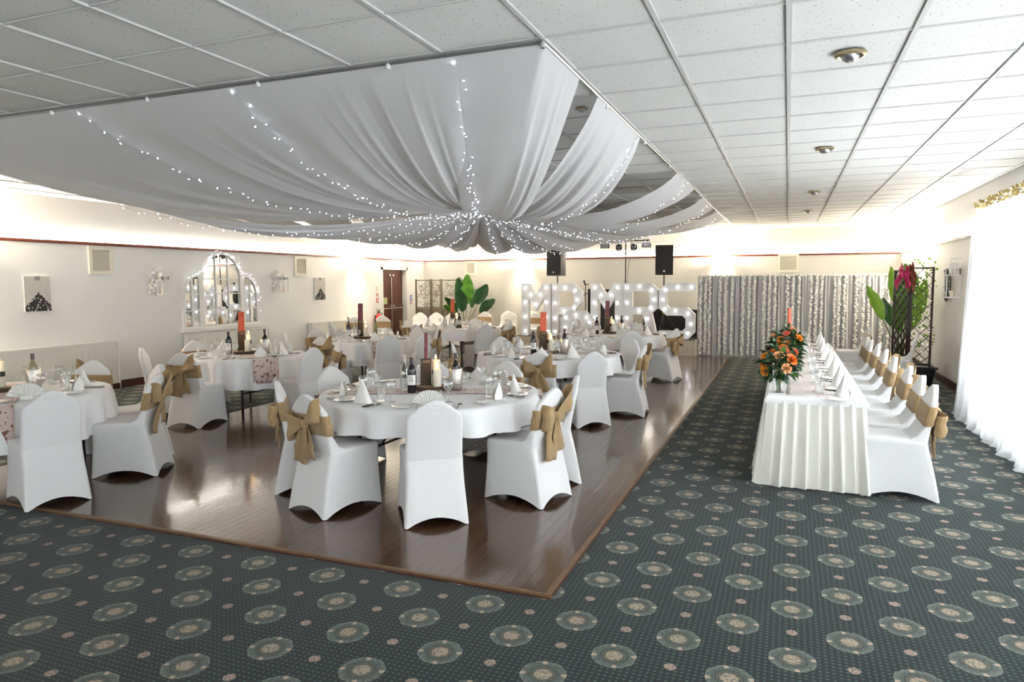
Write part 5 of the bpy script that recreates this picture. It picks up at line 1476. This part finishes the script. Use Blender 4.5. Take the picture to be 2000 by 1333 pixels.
# DJ equipment behind the letters
t_ = thing('dj_booth', 'black DJ booth with folded front behind the lit letters', 'booth', (-2.55, 17.05, SZ))
obj('front_board', B().bx(-.75, .75, -.03, .0, 0, .62), M('black_cloth'), t_); obj('table_top', B().bx(-.78, .78, -.05, .20, .62, .65), M('black_plastic'), t_)
obj('side_board', B().bx(-.75, -.72, 0, .19, 0, .62).bx(.72, .75, 0, .19, 0, .62), M('black_cloth'), t_)
t_ = thing('black_cabinet', 'tall black equipment cabinet behind the second letter M', 'cabinet', (-3.95, 17.0, SZ))
obj('case', B().bx(-.38, .38, -.15, .15, 0, 1.14), M('black_plastic'), t_); obj('grille', B().bx(-.3, .3, -.156, -.15, .92, 1.10).bx(-.3, .3, -.156, -.15, .1, .8), M('black_metal'), t_)
for q in range(4): obj('shelf_line', B().bx(-.3, .3, -.16, -.156, .94 + q * .042, .95 + q * .042), M('grey_metal'), t_)
t_ = thing('column_speaker', 'narrow black column loudspeaker left of the second letter M', 'loudspeaker', (-4.58, 16.95, SZ))
obj('cabinet', B().bx(-.075, .075, -.1, .1, 0, 1.15), M('black_plastic'), t_); obj('grille', B().bx(-.065, .065, -.108, -.1, .35, 1.1), M('black_cloth'), t_)
obj('arm', B().tube([(-.06, 0, 1.03), (-.20, 0, 1.03), (-.20, 0, .97)], .01, 6), M('black_metal'), t_)
t_ = thing('microphone_stand', 'thin black stand with tilted head behind the ampersand', 'microphone stand', (-4.62, 16.5, SZ))
obj('base', B().lathe([(0, 0), (.12, 0), (.12, .015), (.02, .03), (0, .03)], 16), M('black_metal'), t_, True)
obj('pole', B().tube([(0, 0, .02), (0, 0, 1.25)], .01, 8), M('black_metal'), t_, True); obj('head', B().tube([(0, 0, 1.24), (-.04, -.02, 1.36)], [.02, .028], 8).tube([(0, 0, 1.25), (.07, 0, 1.28)], .012, 6), M('black_plastic'), t_, True)
for x, lb in [(-5.35, 'black folded keyboard stand legs behind the first letter R'), (-5.75, 'black guitar stand arm beside the first letter M')]:
    t_ = thing('instrument_stand', lb, 'stand', (x, 16.55, SZ)); obj('crossed_leg', B().tube([(-.16, 0, .01), (.14, 0, .42)], .014, 8), M('black_metal'), t_, True); obj('crossed_leg', B().tube([(.16, .05, .01), (-.10, .05, .40)], .014, 8), M('black_metal'), t_, True)
    obj('pivot', B().lathe([(0, -.03), (.02, -.03), (.02, .06), (0, .06)], 8), M('grey_metal'), t_).matrix_local = Matrix.Translation((0, .02, .2)) @ Matrix.Rotation(PI / 2, 4, 'X')

# ================================================================= PETAL BACKDROP
BY, BX0, BX1, BZ = 16.05, -1.88, 2.30, 1.80
bd = thing('petal_backdrop', 'grey curtain backdrop hung with strings of white petals', 'backdrop', ((BX0 + BX1) / 2, BY, 0))
hw = (BX1 - BX0) / 2
obj('frame', B().tube([(-hw, .06, 0), (-hw, .06, BZ)], .018, 8).tube([(hw, .06, 0), (hw, .06, BZ)], .018, 8).tube([(-hw, .06, BZ - .015), (hw, .06, BZ - .015)], .018, 8), M('grey_metal'), bd, True)
segs = 4
for i in range(segs):
    a = -hw + 2 * hw * i / segs; b2 = a + 2 * hw / segs
    rr = random.Random(i); p1, p2 = rr.uniform(0, 6), rr.uniform(0, 6)
    obj('curtain_panel', B().grid(60, 10, lambda u, v: (a + (b2 - a) * u, .03 + .022 * math.sin(u * 34 + p1 + .5 * math.sin(3 * v)) + .012 * math.sin(u * 71 + p2), .02 + (BZ - .02) * v)), M('backdrop_grey'), bd, 'all')
xs = -hw + .06
rr = random.Random(9)
i = 0
while xs < hw - .03:
    wd = rr.choice([.03, .04, .05]); 
    if i % 4 == 3:
        x0 = xs; w2 = rr.uniform(.05, .09)
        obj('organza_strip', B().grid(8, 12, lambda u, v: (x0 + w2 * (u - .5), -.012 - .012 * math.sin(u * 7 + 3 * v), .03 + (BZ - .03) * v)), M('organza'), bd, 'all')
        xs += w2 + .05
    else:
        k = B(); z = BZ
        while z > .05:
            for q in range(3):
                c = Vector((xs + rr.uniform(-wd / 2, wd / 2), -.025 - rr.uniform(0, .03), z + rr.uniform(-.015, .015)))
                n_ = Vector((rr.uniform(-.7, .7), -1, rr.uniform(-.5, .7))).normalized(); s_ = rr.uniform(.018, .029)
                a_ = n_.orthogonal().normalized(); a_.rotate(Matrix.Rotation(rr.uniform(0, 6), 3, n_)); b_ = n_.cross(a_)
                k.add([c + a_ * s_, c + (a_ + b_) * s_ * .7 + n_ * s_ * .4, c + b_ * s_, c + (b_ - a_) * s_ * .7 + n_ * s_ * .4, c - a_ * s_, c - b_ * s_ * .8 + n_ * s_ * .5], [(0, 1, 2, 3, 4, 5)])
            z -= .040
        o = obj('petal_string', k, M('petal_white'), bd); o['kind'] = 'stuff'
        xs += wd + rr.uniform(.045, .085)
    i += 1
k = B()
for q in range(90): k.lathe([(0, -.02), (.022, -.005), (.018, .012), (0, .02)], 6, (-hw + 2 * hw * (q + rr.random()) / 90, -.01 + rr.uniform(-.02, .02), BZ + rr.uniform(-.012, .02)), False, False)
o = obj('top_blossom', k, M('petal_white'), bd); o['kind'] = 'stuff'

# ================================================================= FAR LEFT CORNER: SCREEN AND PALM
def pane_screen(x, y, ang, hgt, label):
    t_ = thing('folding_screen', label, 'screen', (x, y, 0), 0)
    w = .46
    pos = Vector((0, 0, 0))
    for i, a in enumerate([ang, ang - .7, ang + .25]):
        d = Vector((math.cos(a), math.sin(a), 0)); e_ = pos + d * w
        f = B()
        for p in (pos + d * .02, e_ - d * .02): f.bar((p.x, p.y, 0), (p.x, p.y, hgt), .04, .03)
        for z in (.06, .62, .98, hgt - .03): f.bar((pos + d * .03 + Vector((0, 0, z)))[:], (e_ - d * .03 + Vector((0, 0, z)))[:], .035, .025)
        fo = obj('panel_frame', f, M('screen_wood'), t_)
        k = B(); rr2 = random.Random(i)
        for q in range(30):
            u, z = rr2.uniform(.08, w - .08), rr2.uniform(1.04, hgt - .1)
            c = pos + d * u + Vector((0, 0, z)); r_ = rr2.uniform(.03, .07); a0 = rr2.uniform(0, 6)
            k.tube([(c + d * r_ * math.cos(a0 + s_ * .5) + Vector((0, 0, r_ * math.sin(a0 + s_ * .5))))[:] for s_ in range(9)], .006, 4)
        o = obj('carved_scrolls', k, M('screen_lace'), fo); o['kind'] = 'stuff'
        pm = pos.lerp(e_, .5)
        q_ = Matrix.Rotation(a, 3, 'Z')
        obj('solid_panel', B().box((pm.x, pm.y, .34), (w - .06, .012, .52), q_).box((pm.x, pm.y, .80), (w - .06, .012, .32), q_), M('screen_lace'), fo)
        pos = e_
pane_screen(-9.85, 17.35, .25, 1.78, 'dark carved folding screen in the far left corner')
def big_leaf(L, W, bend, fold=.35, seed=0):
    rr = random.Random(seed); b_ = B()
    def fn(u, v):
        w = W * math.sin(PI * min(1, v * .93 + .05)) ** .75 * (1 - .25 * v); x = (u - .5) * 2
        ang = bend * v
        # midrib runs up then bends over along +Y
        if abs(bend) < 1e-3: y, z = 0, L * v
        else: y, z = L / bend * (1 - math.cos(ang)), L / bend * math.sin(ang)
        off_ = abs(x) * w * fold + .012 * math.sin(v * 22) * abs(x)
        return (x * w, y - off_ * math.cos(ang), z + off_ * math.sin(ang) * .5)
    return b_.grid(8, 18, fn)
def potted(name, label, loc, leaves, pot=True, potr=.17, cat='plant'):
    t_ = thing(name, label, cat, loc)
    if pot:
        obj('pot', B().lathe([(0, 0), (potr * .75, 0), (potr, .30), (potr * 1.06, .31), (potr * 1.06, .34), (potr * .95, .34), (potr * .92, .29), (0, .29)], 22, cap0=False, cap1=False), M('pot_black'), t_, True)
        obj('soil', B().lathe([(0, .30), (potr * .92, .295)], 18, cap0=False, cap1=False), M('soil'), t_)
    for i, (az, stem_h, lean, L, W, bend, mt) in enumerate(leaves):
        d = Vector((math.cos(az), math.sin(az), 0))
        base_ = Vector((0, 0, .28 if pot else 0)) + d * .03
        top = base_ + Vector((0, 0, stem_h)) + d * lean
        stem = obj('leaf_stem', B().tube([base_[:], (base_.lerp(top, .5) - d * lean * .15)[:], top[:]], [.012, .010, .007], 6), M('stem'), t_, True)
        dirv = (top - base_.lerp(top, .5) + d * lean * .15).normalized()
        lf = obj('leaf', big_leaf(L, W, bend, .35, i), M(mt), stem, 'all')
        rz = az - PI / 2
        ca = math.atan2(-loc[1], -loc[0]); tw = (ca - az + PI) % (2 * PI) - PI
        tw *= .72 if abs(tw) < 2.2 else -.25
        lf.matrix_local = Matrix.Translation(top) @ Matrix.Rotation(rz, 4, 'Z') @ Matrix.Rotation(-math.atan2(lean * 1.15, stem_h), 4, 'X') @ Matrix.Rotation(tw, 4, 'Z')
potted('potted_palm', 'big leaved potted palm in front of the folding screen', (-8.35, 17.5, 0), [
    (3.6, .55, .22, .62, .13, .9, 'leaf_dark'), (2.6, .85, .15, .75, .18, .3, 'leaf_dark'), (-.9, .80, .10, .85, .22, .15, 'leaf_mid'), (-.2, .80, .38, .66, .20, .2, 'leaf_dark'), (.2, .55, .40, .60, .18, .5, 'leaf_dark'), (-1.6, .60, .15, .75, .19, .5, 'leaf_dark'), (-2.4, .45, .25, .60, .12, 1.0, 'leaf_mid'), (4.3, .75, .1, .8, .19, .25, 'leaf_dark'), (1.2, .7, .2, .6, .12, .4, 'leaf_dark')])

# ================================================================= RIGHT CORNER: TRELLIS, PLANT, LANTERN
tp = thing('trellis_planter', 'black trough planter with tall dark trellis by the right wall', 'trellis', (2.0, 12.85, 0))
obj('trough', B().loft([[(-.20, -.10, 0), (.18, -.10, 0), (.18, .42, 0), (-.20, .42, 0)], [(-.24, -.14, .26), (.22, -.14, .26), (.22, .46, .26), (-.24, .46, .26)], [(-.27, -.17, .265), (.25, -.17, .265), (.25, .49, .265), (-.27, .49, .265)], [(-.27, -.17, .30), (.25, -.17, .30), (.25, .49, .30), (-.27, .49, .30)], [(-.23, -.13, .30), (.21, -.13, .30), (.21, .45, .30), (-.23, .45, .30)], [(-.22, -.12, .26), (.20, -.12, .26), (.20, .44, .26), (-.22, .44, .26)]]), M('pot_black'), tp)
def lattice(p0, p1, z0, z1):
    a = Vector((p0[0], p0[1], 0)); b_ = Vector((p1[0], p1[1], 0)); d = b_ - a; w = d.length; d.normalize()
    P = lambda s_, z: (a + d * s_ + Vector((0, 0, z)))[:]
    for s_ in (.015, w - .015): obj('trellis_post', B().bar(P(s_, .27), P(s_, z1), .032, .03), M('trellis'), tp)
    for z in (z0 + .015, z1 - .015): obj('trellis_rail', B().bar(P(.03, z), P(w - .03, z), .03, .024), M('trellis'), tp)
    H_ = z1 - z0; step = .17
    for sg, dy in ((1, .006), (-1, -.006)):
        c = -w
        while c < H_ + w:
            if sg > 0: q0, q1 = (0, c), (w, c + w * 1.0)
            else: q0, q1 = (0, c + w * 1.0), (w, c)
            def cl(q0, q1):
                (s0, y0), (s1, y1) = q0, q1
                ts = [0, 1]
                dyy = y1 - y0
                t0 = (0 - y0) / dyy; t1 = (H_ - y0) / dyy
                lo, hi = max(0, min(t0, t1)), min(1, max(t0, t1))
                if hi - lo < .05: return None
                return (s0 + (s1 - s0) * lo, y0 + dyy * lo), (s0 + (s1 - s0) * hi, y0 + dyy * hi)
            r_ = cl(q0, q1)
            if r_:
                n_ = Vector((-d.y, d.x, 0)) * dy
                A = Vector(P(r_[0][0], z0 + r_[0][1])) + n_; Bq = Vector(P(r_[1][0], z0 + r_[1][1])) + n_
                obj('trellis_slat', B().bar(A[:], Bq[:], .024, .009), M('trellis'), tp)
            c += step
lattice((-.17, -.05), (.157, -.05), .32, 1.90)
lattice((-.18, -.03), (-.35, .36), .32, 1.86)
light_string([(-.10, -.08, 1.86), (-.10, -.085, .4)], '', 9, .01, parent=tp, mat='led_warm'); light_string([(.02, -.08, 1.86), (.02, -.085, .35)], '', 12, .012, parent=tp, mat='led_warm'); light_string([(.11, -.08, 1.84), (.11, -.085, .45)], '', 10, .012, parent=tp, mat='led_warm')
k = B(); rr = random.Random(4)
for i in range(90):
    c = Vector((rr.uniform(-.16, .22), rr.uniform(-.02, .10), rr.choice([rr.uniform(.6, 1.2), rr.uniform(1.5, 2.05)])))
    leafquad(k, c, Vector((rr.uniform(-1, 1), rr.uniform(-1, .2), rr.uniform(-1, .4))), Vector((rr.uniform(-.5, .5), -1, .5)), .05, .018)
o = obj('climbing_leaves', k, M('leaf_light'), tp, 'all'); o['kind'] = 'stuff'
potted('banana_plant', 'bright green banana plant behind the dark trellis', (1.85, 13.75, 0), [
    (PI - .1, .72, .26, .66, .12, .15, 'leaf_light'), (PI + .3, 1.0, .10, .66, .10, .12, 'leaf_light'), (-1.2, .75, .10, .85, .18, .1, 'leaf_mid'), (-.6, .55, .12, .9, .17, .1, 'leaf_light'), (-2.0, .5, .1, .7, .12, .2, 'leaf_mid'), (-1.5, .95, .05, .75, .17, .1, 'leaf_mid'), (.5, .8, .10, .7, .12, .2, 'leaf_mid'), (2.2, .6, .2, .6, .1, .5, 'leaf_dark')])
def hanging_cloth(x, y, z, L, W, mat, label, seed):
    t_ = thing('hanging_scarf', label, 'scarf', (x, y, z))
    rr = random.Random(seed)
    for q in range(5):
        p1, p2, p3 = rr.uniform(0, 6), rr.uniform(0, 6), rr.uniform(0, 6); ox = rr.uniform(-.06, .06); LL = L * rr.uniform(.55, 1.05); lean = rr.uniform(-.10, .10); ww = W * rr.uniform(.5, .9)
        def fn(u, v):
            w = ww * (.30 + .70 * min(1, v * 2.2)) * (1 - .25 * max(0, v - .75) * 4 * abs(math.sin(5 * u + p3)))
            zz = -LL * v * (1 - .16 * math.sin(4 * u + p1)) + .03 * (1 - v) * math.sin(6 * u + p2)
            return (ox + lean * v + (u - .5) * w + .012 * math.sin(9 * v + p2), -.015 - .022 * q + .022 * math.sin(u * 11 + p1 + v * 3) + .012 * math.sin(v * 13 + p3), zz)
        obj('fold', B().grid(16, 14, fn), M(mat), t_, 'all', solid=.003)
    obj('loop', B().tube([(0, 0, -.02), (-.01, -.03, .05), (.0, .03, .06), (0, .05, .0)], .010, 6), M('rust_cloth'), t_)
hanging_cloth(1.69, 12.74, 1.90, .36, .12, 'pink_cloth', 'bright pink scarf hung over top corner of the dark trellis', 3)
hanging_cloth(1.84, 12.72, 1.92, .38, .10, 'rust_cloth', 'rust brown scarf hung over the dark trellis beside the pink one', 6)
t_ = thing('white_lantern', 'white lantern hanging on right wall beside a leafy wreath', 'lantern', (RW - .13, 12.2, 1.42))
lantern_parts(t_, 1.3); obj('hook', B().tube([(.12, 0, .60), (0, 0, .60), (0, 0, .57)], .005, 6), M('white_paint'), t_)
t_ = thing('wall_wreath', 'small leafy wreath with pink blossom on the right wall', 'wreath', (RW - .03, 12.95, 1.60))
obj('twig_ring', B().tube([(0, .12 * math.cos(a), .20 * math.sin(a)) for a in [2 * PI * i / 18 for i in range(19)]], .008, 6), M('bark'), t_)
for mt, n2 in (('leaf_grey', 90), ('leaf_dark', 50)):
    k = B()
    for i in range(n2):
        a = rr.uniform(0, 2 * PI); c = Vector((rr.uniform(-.03, .0), .12 * math.cos(a) + rr.gauss(0, .02), .20 * math.sin(a) + rr.gauss(0, .025)))
        leafquad(k, c, Vector((-.5, rr.uniform(-1, 1), rr.uniform(-1, 1))), Vector((-1, rr.uniform(-.5, .5), .5)), .055, .018)
    o = obj('foliage', k, M(mt), t_, 'all'); o['kind'] = 'stuff'
for q in range(3):
    o = obj('blossom', ROSE['flower_blush'], None, t_); o.location = (-.03, .05 - .05 * q, -.15 + .02 * q); o.rotation_euler = (0, -PI / 2, 0); o.scale = (.03, .03, .03)
chair(1.05, 13.4, math.radians(185), 0, WC + 'without bow, beyond far end of the top table', 'chairs by the trellis')
chair(1.62, 12.35, math.radians(170), 0, WC + 'without bow, right behind the trellis planter', 'chairs by the trellis')

# ================================================================= WINDOW CURTAINS
def curtain(y0, y1, label, seed, xt=2.12, xb=2.02):
    rr = random.Random(seed); L = y1 - y0; n_ = int(L / .21); ph_ = [rr.uniform(0, 6) for _ in range(4)]
    t_ = thing('window_curtain', label, 'curtain', (0, (y0 + y1) / 2, 0), 0, 'white window curtains')
    def fn(u, v):
        s_ = u * n_ * 2 * PI
        amp = .035 + .03 * v
        x = xt + (xb - xt) * v + amp * math.sin(s_ + ph_[0] + .8 * math.sin(u * 9 + ph_[1])) + .02 * math.sin(s_ * .37 + ph_[2] + v * 2)
        y = (u - .5) * L + .02 * math.sin(s_ * 2 + ph_[3])
        z = 2.45 * (1 - v) + .015
        if v > .93:                       # cloth pools on the floor towards the room
            q = (v - .93) / .07; x -= .06 * q ** .7 * (1.2 + .35 * math.sin(s_ * .37 + ph_[1])); x += (amp * math.sin(s_ + ph_[0] + .8 * math.sin(u * 9 + ph_[1]))) * -.75 * q; z = .012 + .05 * (1 - q) ** 1.5 + .012 * (1 + math.sin(s_ * .7 + ph_[2])) * (1 - q)
            z = max(z, .012)
        return (x, y, z)
    obj('drop', B().grid(n_ * 9, 34, fn), M('curtain'), t_, 'all')
    obj('heading', B().grid(n_ * 9, 3, lambda u, v: (xt + .02 + .02 * math.sin(u * n_ * 2 * PI + ph_[0]), (u - .5) * L, 2.45 + .10 * v)), M('curtain'), t_, 'all')
curtain(8.05, 10.15, 'sheer white curtain at far end of the window pole', 1)
curtain(5.3, 8.1, 'sheer white curtain at the right picture edge', 2)
curtain(2.4, 5.35, 'sheer white curtain along the window nearest the viewpoint', 3)
curtain(-.5, 2.45, 'sheer white curtain beside the viewpoint', 4)
curtain(-4.2, -.45, 'sheer white curtain behind the viewpoint', 5)
pl = thing('curtain_pole', 'curtain pole above the window wound with gold leaves', 'curtain pole', (2.2, 10.4, 2.62))
obj('pole', B().tube([(0, 0, 0), (0, -14.6, 0)], .018, 10), M('grey_metal'), pl, True)
obj('finial', B().lathe([(0, 0), (.02, .01), (.035, .04), (.03, .07), (0, .09)], 14), M('brass'), pl, True).rotation_euler = (-PI / 2, 0, 0)
for y in (-.4, -4, -8, -12): obj('bracket', B().bx(0, RW - 2.2, y - .015, y + .015, -.02, .02), M('grey_metal'), pl)
k = B()
for i in range(420):
    y = -R.uniform(0, 4.5); a = R.uniform(0, 2 * PI); c = Vector((.03 * math.cos(a), y, .03 * math.sin(a)))
    leafquad(k, c, Vector((math.cos(a), R.uniform(-1, 1), math.sin(a))), Vector((R.uniform(-1, 1), 1, R.uniform(-1, 1))), .05, .016)
o = obj('gold_leaves', k, M('brass'), pl, 'all'); o['kind'] = 'stuff'
